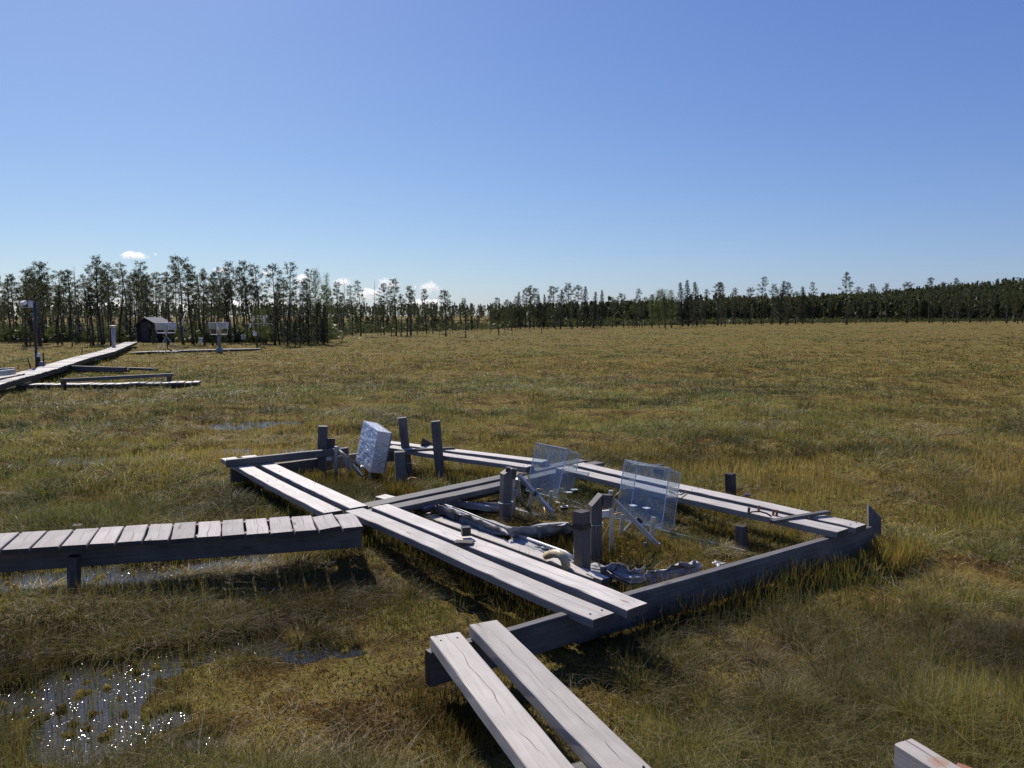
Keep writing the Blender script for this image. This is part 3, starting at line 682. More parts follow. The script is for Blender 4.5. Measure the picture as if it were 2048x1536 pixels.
def bars(root, name, segs, wd, mt, t=None):
    for a, b2 in segs:
        q = MB(); q.bar(a, b2, wd, t); q.build(name, mt, root)
# second (right) chamber
r2, o0, u, v, w_ = chamber([(1231, 1036), (1323, 1057), (1340, 937), (1346, 1061)], (5.95, 5.78, 5.98, 6.06), 'right hand clear acrylic chamber tilted open on an aluminium frame')
bars(r2, 'arm', [(PY(1224, 997, 5.55), PY(1316, 1090, 5.45))], .03, ALU, .03)
bars(r2, 'upright', [(PY(1223, 1131, 5.5), PY(1222, 981, 5.5)), (PY(1239, 1090, 5.8), PY(1246, 1029, 5.8)), (PY(1299, 1108, 5.6), PY(1307, 1034, 5.6)), (PY(1316, 1116, 5.45), PY(1316, 1086, 5.45))], .03, ALU, .03)
bars(r2, 'collar', [(P(1229, 1086, .04), P(1316, 1113, .04)), (P(1262, 1050, .05), P(1489, 1107, .05)), (P(1229, 1086, .04), P(1262, 1050, .05))], .02, ALU, .05)
bars(r2, 'bracket', [(PY(1204, 1028, 5.5), PY(1224, 1026, 5.5)), (PY(1212, 1006, 5.5), PY(1224, 1007, 5.5))], .02, WHITEP, .05)
q = MB(); q.tube([PY(1227, 1010, 5.5), PY(1229, 993, 5.5), PY(1241, 983, 5.5), PY(1245, 986, 5.5), PY(1236, 999, 5.5)], .005, 6); q.tube([PY(1227, 1030, 5.5), PY(1240, 1026, 5.6), PY(1256, 1028, 5.7), PY(1268, 1033, 5.75), PY(1274, 1040, 5.75)], .006, 6)
q.tube([PY(1228, 1008, 5.5), PY(1226, 1030, 5.5), PY(1220, 1050, 5.5), PY(1207, 1072, 5.5), PY(1205, 1090, 5.5)], .006, 6); q.build('hose', YHOSE, r2, True)
q = MB(); q.tube([PY(1272, 1037, 5.72), PY(1282, 1046, 5.72)], .02, 10); q.build('joint', BLACKP, r2)
q = MB(); p = PY(1295, 1072, 5.5); q.tube([p, PY(1293, 1150, 5.5)], .005, 6); q.box(PY(1291, 1089, 5.5), .028, .01, .028); q.build('sensor_rod', GREYP, r2)
for x_, y_ in ((1266, 1011), (1293, 1016)):
    q = MB(); q.box(PY(x_, y_, 5.98), .05, .05, .004, R(30)); q.build('plate', WHITEP, r2)  # white plates stand in for fan reflections in the clear panels
# first (left) chamber
r1_, o0, u, v, w_ = chamber([(1052, 981), (1114, 996), (1134, 898), (1141, 1002)], (6.98, 6.78, 7.02, 7.10), 'clear acrylic chamber tilted open just right of the sloping topped post')
bars(r1_, 'arm', [(PY(1037, 950, 6.55), PY(1103, 1023, 6.3))], .032, ALU, .032)
bars(r1_, 'upright', [(PY(1028, 1050, 6.5), PY(1027, 954, 6.5)), (PY(1048, 1030, 6.9), PY(1033, 957, 6.7)), (PY(1056, 1027, 6.7), PY(1064, 984, 6.7)), (PY(1099, 1020, 6.6), PY(1103, 982, 6.6)), (PY(1104, 1052, 6.3), PY(1104, 1022, 6.3))], .03, ALU, .03)
bars(r1_, 'collar', [(P(1022, 1017, .05), P(1146, 1054, .05)), (P(1105, 992, .07), P(1176, 1019, .07)), (P(1176, 1019, .07), P(1146, 1054, .05))], .02, ALU, .05)
q = MB(); q.tube([P(1022, 1015, .085), P(1092, 1036, .085)], .008, 8); q.tube([P(1112, 1004, .10), P(1175, 1021, .10)], .008, 8); q.build('rail', WHITEP, r1_, True)
q = MB(); q.tube([PY(1038, 947, 6.5), PY(1048, 945, 6.5), PY(1057, 953, 6.5), PY(1062, 972, 6.5), PY(1068, 984, 6.45), PY(1076, 978, 6.4), PY(1086, 979, 6.4), PY(1091, 990, 6.4), PY(1088, 999, 6.4)], .006, 6)
q.tube([PY(1068, 986, 6.4), PY(1070, 998, 6.4), PY(1078, 1015, 6.4), PY(1086, 1030, 6.35), PY(1089, 1044, 6.3)], .006, 6); q.tube([PY(1088, 1012, 6.4), PY(1091, 1026, 6.35), PY(1090, 1044, 6.3)], .007, 6)
q.build('hose', YHOSE, r1_, True)
q = MB(); q.tube([PY(1066, 986, 6.4), PY(1079, 992, 6.42)], .018, 10); q.build('joint', BLACKP, r1_)
bars(r1_, 'bracket', [(PY(1026, 985, 6.45), PY(1036, 986, 6.45))], .02, GREYP, .06)
for x_, y_ in ((1149, 979), (1138, 984.5)):
    q = MB(); q.box(PY(x_, y_, 7.0), .06, .05, .004, R(20)); q.build('plate', WHITEP, r1_)  # plates added in place of pale fan reflections inside this chamber
# dark pot on a stake
pot = empty('measuring_pot', P(1129, 1040, 0), 'small dark pot on a stake right of the first chamber frame', 'pot')
q = MB(); c0 = PY(1129, 1013, 6.45)
q.tube([c0 + Vector((0, 0, -.06)), c0 + Vector((0, 0, -.02)), c0], [.018, .03, .032], 16, cap=False); q.build('cup', BLACKP, pot, True)
q = MB(); q.tube(ring(c0, .032, 18), .003, 6); q.build('rim', ALU, pot, True)
q = MB(); q.tube([c0 + Vector((0, 0, -.06)), Vector((c0.x, c0.y, 0))], .006, 6); q.build('stake', BLACKP, pot)
# foil covered box
BL, BR, TR, BK = PY(711, 921, 8.22), PY(740, 944.5, 7.95), PY(756, 862, 8.08), PY(767, 947, 8.12)
fb = empty('insulated_chamber', Vector((BR.x, BR.y, 0)), 'foil wrapped box chamber tilted up on a metal arm at the left of the frame', 'chamber')
o0, u, v, w_ = corners_box(BL, BR, TR, BK)
nx = 10
V = []; 
q = MB()
def grid(o1, e1, e2, n1_, n2_, amp, nrm):
    base = []; fs = []
    for i in range(n1_ + 1):
        for j in range(n2_ + 1):
            k = 0 if i in (0, n1_) or j in (0, n2_) else amp
            base.append(o1 + e1 * (i / n1_) + e2 * (j / n2_) + nrm * rnd.uniform(-k, k))
    for i in range(n1_):
        for j in range(n2_): a = i * (n2_ + 1) + j; fs.append((a, a + 1, a + n2_ + 2, a + n2_ + 1))
    q.add(base, fs)
grid(o0, u, v, 10, 20, .0035, u.cross(v).normalized()); grid(o0, w_, v, 8, 20, .002, w_.cross(v).normalized())
grid(o0 + w_, u, v, 4, 6, 0, u); grid(o0 + u, w_, v, 4, 6, 0, u); grid(o0 + v, u, w_, 8, 8, .001, v.normalized()); grid(o0, u, w_, 4, 4, 0, v)
q.build('foil_cover', FOIL, fb, False)
q = MB(); e4 = w_.normalized() * .022; grid(o0 + w_ * 1.003, u, v, 2, 2, 0, u)
q = MB(); c = w_.normalized() * .02
vs = [o0 + w_ * 1.01, o0 + w_ * 1.01 + u, o0 + w_ * 1.01 + u + v, o0 + w_ * 1.01 + v]; vs += [x_ + c for x_ in vs]
q.add(vs, [(0, 1, 2, 3), (7, 6, 5, 4), (0, 4, 5, 1), (1, 5, 6, 2), (2, 6, 7, 3), (3, 7, 4, 0)]); q.build('seal_frame', GREYP, fb)
bars(fb, 'arm', [(PY(674, 895, 8.0), PY(724, 952, 7.9)), (PY(690, 918, 8.1), PY(700, 942, 8.1))], .03, ALU, .03)
bars(fb, 'upright', [(PY(673, 955, 8.0), PY(672, 893, 8.0)), (PY(739, 958, 8.0), PY(740, 940, 8.0))], .03, ALU, .03)
q = MB(); q.tube([PY(678, 902, 8.0), PY(700, 920, 7.95), PY(722, 934, 7.9)], .011, 8); q.build('piston', BLACKP, fb)
q = MB(); q.tube([PY(724, 934, 7.9), PY(724, 936, 7.85)], .02, 8); q.build('joint', STEEL, fb)
q = MB(); q.tube([PY(678, 900, 7.95), PY(698, 916, 7.9), PY(702, 924, 7.9), PY(700, 945, 7.9), PY(696, 972, 7.9)], .006, 6); q.build('hose', YHOSE, fb, True)
db = empty('sensor_box', PY(659, 915, 8.1), 'small white plastic device fixed beside the tall left post', 'device')
q = MB(); q.box(PY(658, 915, 8.08), .055, .04, .055, R(15)); q.build('case', WHITEP, db)
q = MB(); q.tube([PY(664, 912, 8.08), PY(672, 916, 8.05)], .012, 8); q.tube([PY(670, 921, 8.08), PY(676, 923, 8.08)], .014, 8); q.build('fitting', STEEL, db)
beam('wooden_block', PY(662, 877, 8.25), PY(662, 900, 8.25), .085, .02, WOODD, None, 'dark board piece fixed behind the tall left post', 'board', up=Vector((0, 1, 0)), centre=True, foot=False)
wire(ring(PY(644, 913, 8.29), .07), .003, STEEL, 'thin wire tied round the tall left post')

# ================================================================ THINGS FAR LEFT
def deckwalk(name, pts, wd, z, pitch, label, th=.03, mt=WOOD, skirt=.11):
    pts = [Vector(p) for p in pts]
    root = empty(name, Vector((pts[0].x, pts[0].y, 0)), label, 'boardwalk')
    q = MB(); seg = []; acc = 0
    for a, b2 in zip(pts[:-1], pts[1:]):
        L = (b2 - a).length; d = (b2 - a).normalized(); nrm = Vector((-d.y, d.x, 0)); s_ = acc
        while s_ < L:
            c0 = a + d * s_ + Vector((0, 0, rnd.uniform(-.006, .006) - th / 2)); k = wd + rnd.uniform(-.03, .03)
            q.bar(c0 - nrm * k / 2, c0 + nrm * k / 2, pitch * .83, th); s_ += pitch
        acc = s_ - L
    q.build('deck', mt, root)
    for sgn in (-1, 1):
        q = MB()
        for a, b2 in zip(pts[:-1], pts[1:]):
            d = (b2 - a).normalized(); nrm = Vector((-d.y, d.x, 0)) * sgn * (wd / 2 - .06); dz = Vector((0, 0, -th - skirt / 2 - .002))
            q.bar(a + nrm + dz, b2 + nrm + dz, .045, skirt)
        q.build('stringer', WOODD, root)
    for a, b2 in zip(pts[:-1], pts[1:]): (HIGH if z > .3 else AVOID).append((a.x, a.y, b2.x, b2.y, wd / 2))
    return root
WZ = .36
main = [P(-70, 781, WZ), P(0, 760, WZ), P(45, 749, WZ), P(90, 737, WZ), P(162, 715, WZ), P(213, 703, WZ), P(263, 684, WZ)]
deckwalk('boardwalk', main, .62, WZ, .16, 'long sunlit boardwalk running from the left edge to the shed')
side = [P(-70, 765, .40), P(28, 747, .40)]
deckwalk('boardwalk', side, .5, .4, .16, 'short deck section beside the long boardwalk at the left edge', mt=WOODN)
deckwalk('boardwalk', [P(40, 768, .17), P(210, 767, .17), P(401, 763, .17)], .42, .17, .175, 'low narrow slatted walkway ending in the open bog, nearest of the far ones', skirt=.06)
deckwalk('boardwalk', [P(120, 737.5, .15), P(252, 739, .15)], .4, .15, .17, 'low slatted walkway beside the long boardwalk, under a grey beam', skirt=.06)
deckwalk('boardwalk', [P(263, 704.5, .15), P(345, 701, .15), P(521, 696.5, .15)], .4, .15, .17, 'farthest slatted walkway with the weather instruments standing on it', skirt=.1)
def fbeam(a, b2, z, h, wd, label, mt=WOODG): return beam('wooden_beam', P(*a, z), P(*b2, z), wd, h, mt, None, label, 'beam', foot=False, seg=4)
fbeam((125, 731), (252, 734.5), .30, .14, .08, 'grey beam along the low slatted walkway by the long boardwalk')
fbeam((252, 734.5), (315, 736.5), .20, .08, .08, 'thin grey rail lying beyond the end of the grey beam')
ob = fbeam((121, 757.5), (346, 746.5), .36, .08, .07, 'raised dark beam over the bog between two slatted walkways')
p = P(338, 752, .25); q = MB(); q.bar(p, Vector((p.x, p.y, -.2)), .09, .09); tag(q.build('wooden_post', WOODD), 'short dark post under the right end of the raised beam', 'post')
p = P(127, 762, .25); q = MB(); q.bar(p, Vector((p.x, p.y, -.2)), .09, .09); tag(q.build('wooden_post', WOODD), 'short dark post under the left end of the raised beam', 'post')
# metal grating on the side deck
g = empty('metal_ramp', P(10, 748, .43), 'grey metal grating lying on the short deck at the left edge', 'grating')
q = MB(); q.bar(P(-30, 750, .46), P(30, 743, .46), .03, .12); q.build('side_rail', STEEL, g)
q = MB(); q.bar(P(-30, 744, .46), P(29, 739.5, .46), .03, .12); q.build('side_rail', STEEL, g)
q = MB()
for k in range(12): q.bar(P(-28 + k * 5, 750 - k * .58, .46), P(-28 + k * 5, 744 - k * .4, .46), .02)
q.build('rung', GREYP, g)
# pale pieces of wood beside the boardwalk
GS = 'pale wood scraps lying beside the long boardwalk'
for i, (x_, y_, L_) in enumerate([(33, 777, .14), (48, 776.5, .1), (92, 751, .09), (101, 750, .1), (107, 747, .1), (118, 745, .08), (124, 744, .08), (190, 719.5, .12), (196, 719.5, .1), (66, 780, .08), (2, 791, .2)]):
    p = P(x_, y_, .05); q = MB(); q.bar(p - Vector((L_, .05, 0)), p + Vector((L_, .08, .01)), .07, .03); tag(q.build('wood_scrap', WOODN), 'small pale wood scrap on the bog beside the long boardwalk', 'scrap', GS)
# thin marker sticks
for (bx, by, tx, ty, lab) in ((68, 752, 56, 716, 'leaning thin dark stick left of the dark cabinet'), (163.5, 719, 164, 695, 'thin upright stick halfway along the boardwalk'), (216, 706, 208, 691, 'thin leaning stick near the grey funnel post'), (214, 714, 211, 704, 'tiny stick below the boardwalk near the funnel post')):
    b0 = P(bx, by, .1); wire([b0 - Vector((0, 0, .3)), PY(tx, ty, b0.y)], .018, WOODD, lab, 'marker_stick', 'stick')
# camera mast
b0 = P(74, 757, 0); Ym = b0.y
ms = empty('camera_mast', b0, 'tall dark mast with white instrument boxes at the top, beside the long boardwalk', 'mast')
q = MB(); q.tube([b0 - Vector((0, 0, .3)), PY(71.5, 690, Ym)], .035, 10); q.tube([PY(71.5, 693, Ym), PY(70, 604, Ym)], .05, 10); q.build('pole', plain('dark_pole', (.05, .05, .055), .5), ms, True)
q = MB(); q.box(PY(64, 609, Ym), .13, .14, .16); q.build('instrument_box', WHITEP, ms)
q = MB(); M_ = Matrix.Translation(PY(47, 606, Ym)) @ Matrix.Rotation(R(25), 4, 'X') @ Matrix.Rotation(R(-8), 4, 'Y'); q.box(None, .11, .14, .10, M=M_); q.build('camera_housing', WHITEP, ms)
q = MB(); q.tube([PY(68, 615, Ym), PY(42, 615, Ym)], .012, 6); q.tube([PY(66, 603, Ym), PY(52, 602, Ym)], .012, 6); q.tube([PY(42, 606, Ym), PY(34, 610, Ym)], .01, 6); q.build('bracket', STEEL, ms)
# cabinet with lamp-like white head
b0 = P(82, 757, 0); Yc = b0.y
cb = empty('dark_cabinet', b0, 'dark upright cabinet with a white domed cap beside the camera mast', 'cabinet')
for i, (x0, x1, tp) in enumerate(((74.5, 80, 724), (80.5, 87.5, 723))):
    q = MB(); a = PY(x0, tp, Yc); c_ = PY(x1, tp, Yc); wd = c_.x - a.x; q.box(((a.x + c_.x) / 2, Yc, a.z / 2 - .05), wd, .16, a.z + .1); q.build('panel', GREYP if i else BLACKP, cb)
q = MB(); a = PY(77, 725, Yc); q.tube([a, PY(77, 714, Yc)], .05, 12); q.build('neck', BLACKP, cb, True)
q = MB(); q.tube([PY(77, 714, Yc), PY(77, 709, Yc), PY(77, 706.5, Yc)], [.05, .048, .02], 12); q.build('cap', WHITEP, cb, True)
q = MB(); q.tube([PY(89, 755, Yc), PY(86, 706, Yc)], .02, 8); q.build('side_pole', BLACKP, cb)
# funnel post
b0 = P(228, 709, 0); Y0 = b0.y
fp = empty('rain_gauge', b0, 'light grey funnel topped tube standing by the long boardwalk', 'rain gauge')
q = MB(); q.tube([b0, PY(226.5, 656, Y0)], .085, 16); q.build('tube', plain('pale_grey', (.42, .42, .42), .5), fp, True)
q = MB(); q.tube([PY(226.5, 657, Y0), PY(226, 652, Y0), PY(226, 651, Y0)], [.085, .17, .17], 16); q.build('funnel', STEEL, fp, True)
q = MB(); p = PY(227, 664, Y0 - .09); q.box(p, .05, .02, .05); q.build('plate', GREYP, fp)
# gauges with wind shield
def shield(bx, by, x0, x1, ty, by2, fl, label, tripod):
    b0 = P(bx, by, .15); Y = b0.y
    root = empty('precipitation_gauge', (b0.x, b0.y, .15), label, 'rain gauge', 'shielded precipitation gauges')
    cx = PY((x0 + x1) / 2, ty, Y); rad = (PY(x1, ty, Y).x - PY(x0, ty, Y).x) / 2; zt = cx.z; zl = PY(bx, by2, Y).z; zr = PY(bx, fl, Y).z
    q = MB(); q.tube([Vector((cx.x + rad * math.cos(a), Y + rad * math.sin(a), zt)) for a in [2 * math.pi * i / 24 for i in range(25)]], .012, 6); q.build('top_ring', STEEL, root, True)
    q = MB(); q.tube([Vector((cx.x + rad * .85 * math.cos(a), Y + rad * .85 * math.sin(a), zr)) for a in [2 * math.pi * i / 24 for i in range(25)]], .018, 6); q.build('lower_ring', STEEL, root, True)
    for i in range(26):
        a = 2 * math.pi * i / 26; c0 = Vector((cx.x + rad * math.cos(a), Y + rad * math.sin(a), zt)); c1 = Vector((cx.x + rad * .93 * math.cos(a), Y + rad * .93 * math.sin(a), zl))
        q = MB(); tdir = Vector((-math.sin(a + .5), math.cos(a + .5), 0)) * .036; th = Vector((math.cos(a), math.sin(a), 0)) * .003
        q.add([c0 - tdir, c0 + tdir, c1 + tdir * .7, c1 - tdir * .7, c0 - tdir + th, c0 + tdir + th, c1 + tdir * .7 + th, c1 - tdir * .7 + th], [(0, 1, 2, 3), (7, 6, 5, 4), (0, 4, 5, 1), (2, 6, 7, 3), (1, 5, 6, 2), (3, 7, 4, 0)])
        q.build('shield_blade', STEEL, root)
    for i in range(4):
        a = .6 + math.pi / 2 * i; q = MB(); q.tube([Vector((cx.x + rad * .85 * math.cos(a), Y + rad * .85 * math.sin(a), zr)), Vector((cx.x + rad * math.cos(a), Y + rad * math.sin(a), zt))], .014, 6); q.build('support', STEEL, root)
    q = MB(); q.bar(Vector((cx.x - rad * .85, Y, zr)), Vector((cx.x + rad * .85, Y, zr)), .03); q.bar(Vector((cx.x, Y - rad * .85, zr)), Vector((cx.x, Y + rad * .85, zr)), .03); q.build('cross_bar', STEEL, root)
    top = zt - .02
    if tripod:
        q = MB(); q.tube([Vector((cx.x, Y, zr - .1)), Vector((cx.x, Y, top - .12)), Vector((cx.x, Y, top - .05))], [.035, .05, .06], 14); q.build('collector', STEEL, root, True)
        q = MB(); k = PY(bx, 672, Y); q.tube([Vector((cx.x, Y, zr)), Vector((cx.x, Y, k.z))], .04, 12); q.build('mast', STEEL, root, True)
        for (lx, ly, dy) in ((317, 703, -.15), (357, 702, -.1), (331, 700, .45)):
            e_ = PY(lx, ly, Y + dy); e_.z = .15; q = MB(); q.tube([Vector((cx.x, Y, k.z)), e_], .018, 8); q.build('leg', STEEL, root)
        q = MB(); q.tube([Vector((cx.x, Y, k.z)), Vector((cx.x + .02, Y, k.z - .25)), Vector((cx.x + .05, Y, .25)), Vector((cx.x + .25, Y, .17))], .03, 10); q.build('cable_hose', BLACKP, root, True)
        q = MB(); q.box((cx.x + .05, Y, .11), 1.05, .35, .08); q.build('base_board', WOODG, root)
    else:
        q = MB(); z0 = PY(bx, 670, Y).z; q.tube([Vector((cx.x, Y, z0)), Vector((cx.x, Y, top - .28)), Vector((cx.x, Y, top - .05))], [.11, .11, .08], 18); q.build('collector', STEEL, root, True)
        q = MB(); q.tube([Vector((cx.x, Y, .3)), Vector((cx.x, Y, z0))], .075, 12); q.build('pedestal', GREYP, root, True)
        q = MB(); q.tube([Vector((cx.x, Y, .0)), Vector((cx.x, Y, .22)), Vector((cx.x, Y, .26)), Vector((cx.x, Y, .32))], [.16, .16, .11, .09], 14); q.build('foot', GREYP, root, True)
shield(331, 703, 312, 351, 646, 660, 666, 'wind shielded precipitation gauge standing on a steel tripod', True)
shield(437, 701, 418, 456, 645, 658, 669, 'wind shielded precipitation gauge on a thick dark pedestal', False)
# slim white antenna post
b0 = P(368, 698, 0); Y0 = b0.y; rt = empty('sensor_post', b0, 'thin post with a long white sensor tube between the two shielded gauges', 'sensor')
q = MB(); q.tube([b0, PY(367, 674, Y0)], .015, 6); q.build('stake', BLACKP, rt)
q = MB(); q.tube([PY(367, 676, Y0), PY(367, 652, Y0)], .035, 10); q.build('tube', GREYP, rt, True)
q = MB(); q.tube([PY(365.5, 652, Y0), PY(365.5, 641, Y0), PY(365.5, 637, Y0)], [.05, .05, .02], 10); q.build('cap', WHITEP, rt, True)
# radiation shield box
b0 = P(402, 698, 0); Y0 = b0.y; rt = empty('sensor_box', b0, 'small white louvred sensor box on a stake between the gauges', 'sensor')
q = MB(); q.tube([b0, PY(402, 684, Y0)], .015, 6); q.build('stake', BLACKP, rt)
for k, zz in enumerate((685, 681, 677)):
    q = MB(); q.box(PY(401.5, zz, Y0), .2 if k != 1 else .12, .15, .065); q.build('louvre', WHITEP, rt)
# panel on two legs
b0 = P(487, 697, 0); Y0 = b0.y; rt = empty('notice_panel', b0, 'small grey panel on two thin legs left of the weather mast', 'panel')
for x_ in (485.5, 490.5): q = MB(); q.tube([PY(x_, 697, Y0), PY(x_, 680, Y0)], .012, 6); q.build('leg', BLACKP, rt)
q = MB(); q.box(PY(487, 674, Y0), .22, .05, .26); q.build('frame', STEEL, rt)
q = MB(); q.box(PY(487, 674, Y0 - .03), .1, .02, .22); q.build('dark_plate', GREYP, rt)
# weather mast
b0 = P(514.5, 700, 0); Y0 = b0.y; rt = empty('weather_mast', b0, 'dark mast with cross arms and a white control box ending the far walkway', 'mast')
q = MB(); q.tube([b0, PY(513, 672, Y0), PY(510, 650, Y0), PY(510, 610, Y0)], [.05, .04, .025, .02], 8); q.build('pole', BLACKP, rt, True)
q = MB(); q.box(PY(509.5, 668, Y0 - .05), .19, .1, .19, R(8)); q.build('control_box', WHITEP, rt)
q = MB(); q.box(PY(508, 662.5, Y0 - .06), .22, .16, .02, R(8)); q.build('box_lid', WHITEP, rt)
q = MB(); q.bar(PY(504, 647.5, Y0), PY(544, 647, Y0), .03); q.build('lower_arm', STEEL, rt)
q = MB(); q.bar(PY(503, 637, Y0 - .1), PY(527, 637.5, Y0 - .1), .025); q.bar(PY(499, 640.5, Y0 - .2), PY(509, 640.5, Y0 - .2), .025); q.build('upper_arm', STEEL, rt)
q = MB(); q.tube([PY(528.5, 646, Y0), PY(528.5, 632, Y0)], [.05, .06], 10); q.build('wind_sensor', WHITEP, rt, True)
q = MB(); q.tube([PY(527.5, 652, Y0), PY(527.5, 648, Y0)], .025, 8); q.build('probe', WHITEP, rt)
q = MB(); q.tube([PY(500.5, 655, Y0), PY(500.5, 647, Y0)], .05, 10); q.build('radiation_shield', WHITEP, rt, True)
q = MB(); q.bar(PY(543.5, 647, Y0), PY(544, 650, Y0), .03); q.build('end_cap', STEEL, rt)
# shed
Ys = P(300, 686, 0).y
x0, x1 = PY(274, 680, Ys).x, PY(318, 680, Ys).x; zt = PY(300, 634.5, Ys).z; ze = PY(274, 649, Ys).z
sh = empty('storage_shed', ((x0 + x1) / 2, Ys, 0), 'small dark gabled shed at the end of the long boardwalk', 'shed')
xm = PY(290, 634, Ys).x; dp = 2.4
q = MB(); q.add([(x0, Ys, 0), (x1, Ys, 0), (x1, Ys, ze), (xm, Ys, zt - .05), (x0, Ys, ze), (x0, Ys + dp, 0), (x1, Ys + dp, 0), (x1, Ys + dp, ze), (xm, Ys + dp, zt - .05), (x0, Ys + dp, ze)],
                [(0, 1, 2, 3, 4), (9, 8, 7, 6, 5), (0, 5, 6, 1), (1, 6, 7, 2), (0, 4, 9, 5)]); q.build('wall', SHED, sh)
ov = .15
for sgn, xe in ((-1, x0), (1, x1)):
    q = MB(); xe2 = xe + sgn * .12; zl = ze - .08
    q.add([(xm, Ys - ov, zt), (xe2, Ys - ov, zl), (xe2, Ys + dp + ov, zl), (xm, Ys + dp + ov, zt), (xm, Ys - ov, zt - .05), (xe2, Ys - ov, zl - .05), (xe2, Ys + dp + ov, zl - .05), (xm, Ys + dp + ov, zt - .05)],
          [(0, 1, 2, 3), (7, 6, 5, 4), (0, 4, 5, 1), (1, 5, 6, 2), (2, 6, 7, 3), (3, 7, 4, 0)]); q.build('roof', ROOF, sh)
q = MB()
for k in range(9): xx = x0 + .05 + (x1 - x0 - .1) * k / 8; q.bar((xx, Ys - .012, .02), (xx, Ys - .012, ze - .02), .03, .02, Vector((0, 1, 0)))
q.build('batten', SHED, sh)
q = MB(); q.box(((x0 + x1) / 2 - .1, Ys - .03, .75), .65, .04, 1.3); d_ = q.build('door', WOODD, sh)
q = MB(); q.tube([((x0 + x1) / 2 + .12, Ys - .09, .75), ((x0 + x1) / 2 + .12, Ys - .05, .75)], .02, 6); q.build('handle', STEEL, d_)

# ================================================================ TREES
g = np.random.default_rng(5)
def limb(mb, a, b2, r0, r1, n_=5, bend=0):
    m_ = (a + b2) / 2 + Vector((0, 0, bend)); mb.tube([a, m_, b2], [r0, (r0 + r1) / 2, r1], n_, cap=False)
class TuftCloud:
    def __init__(s): s.c = []; s.q = []
    def add(s, c, d, k, size, spread): s.c.append((c.x, c.y, c.z, d.x, d.y, d.z, k, size, spread))
    def mesh(s, name, mt, seed, wr=.28):
        gg = np.random.default_rng(seed); V = []
        for (cx, cy, cz, dx, dy, dz, k, size, sp) in s.c:
            k = int(k); dirs = gg.normal(size=(k, 3)); dirs /= np.linalg.norm(dirs, axis=1)[:, None]; dirs = dirs * 1.0 + np.array([dx, dy, dz]) * .7; dirs /= np.linalg.norm(dirs, axis=1)[:, None]
            cen = np.array([cx, cy, cz]) + gg.normal(size=(k, 3)) * sp
            L = size * gg.uniform(.6, 1.3, k)[:, None]; sd_ = np.cross(dirs, gg.normal(size=(k, 3))); sd_ /= np.linalg.norm(sd_, axis=1)[:, None]
            tip = cen + dirs * L; w_ = L * wr
            V.append(np.stack([cen - sd_ * w_ * .5, cen + sd_ * w_ * .5, tip], 1))
        V = np.concatenate(V).reshape(-1, 3); tr = np.arange(len(V)).reshape(-1, 3)
        me = npmesh(name, V, np.zeros((0, 4), int), tr, smooth=False); me.materials.append(mt); return me
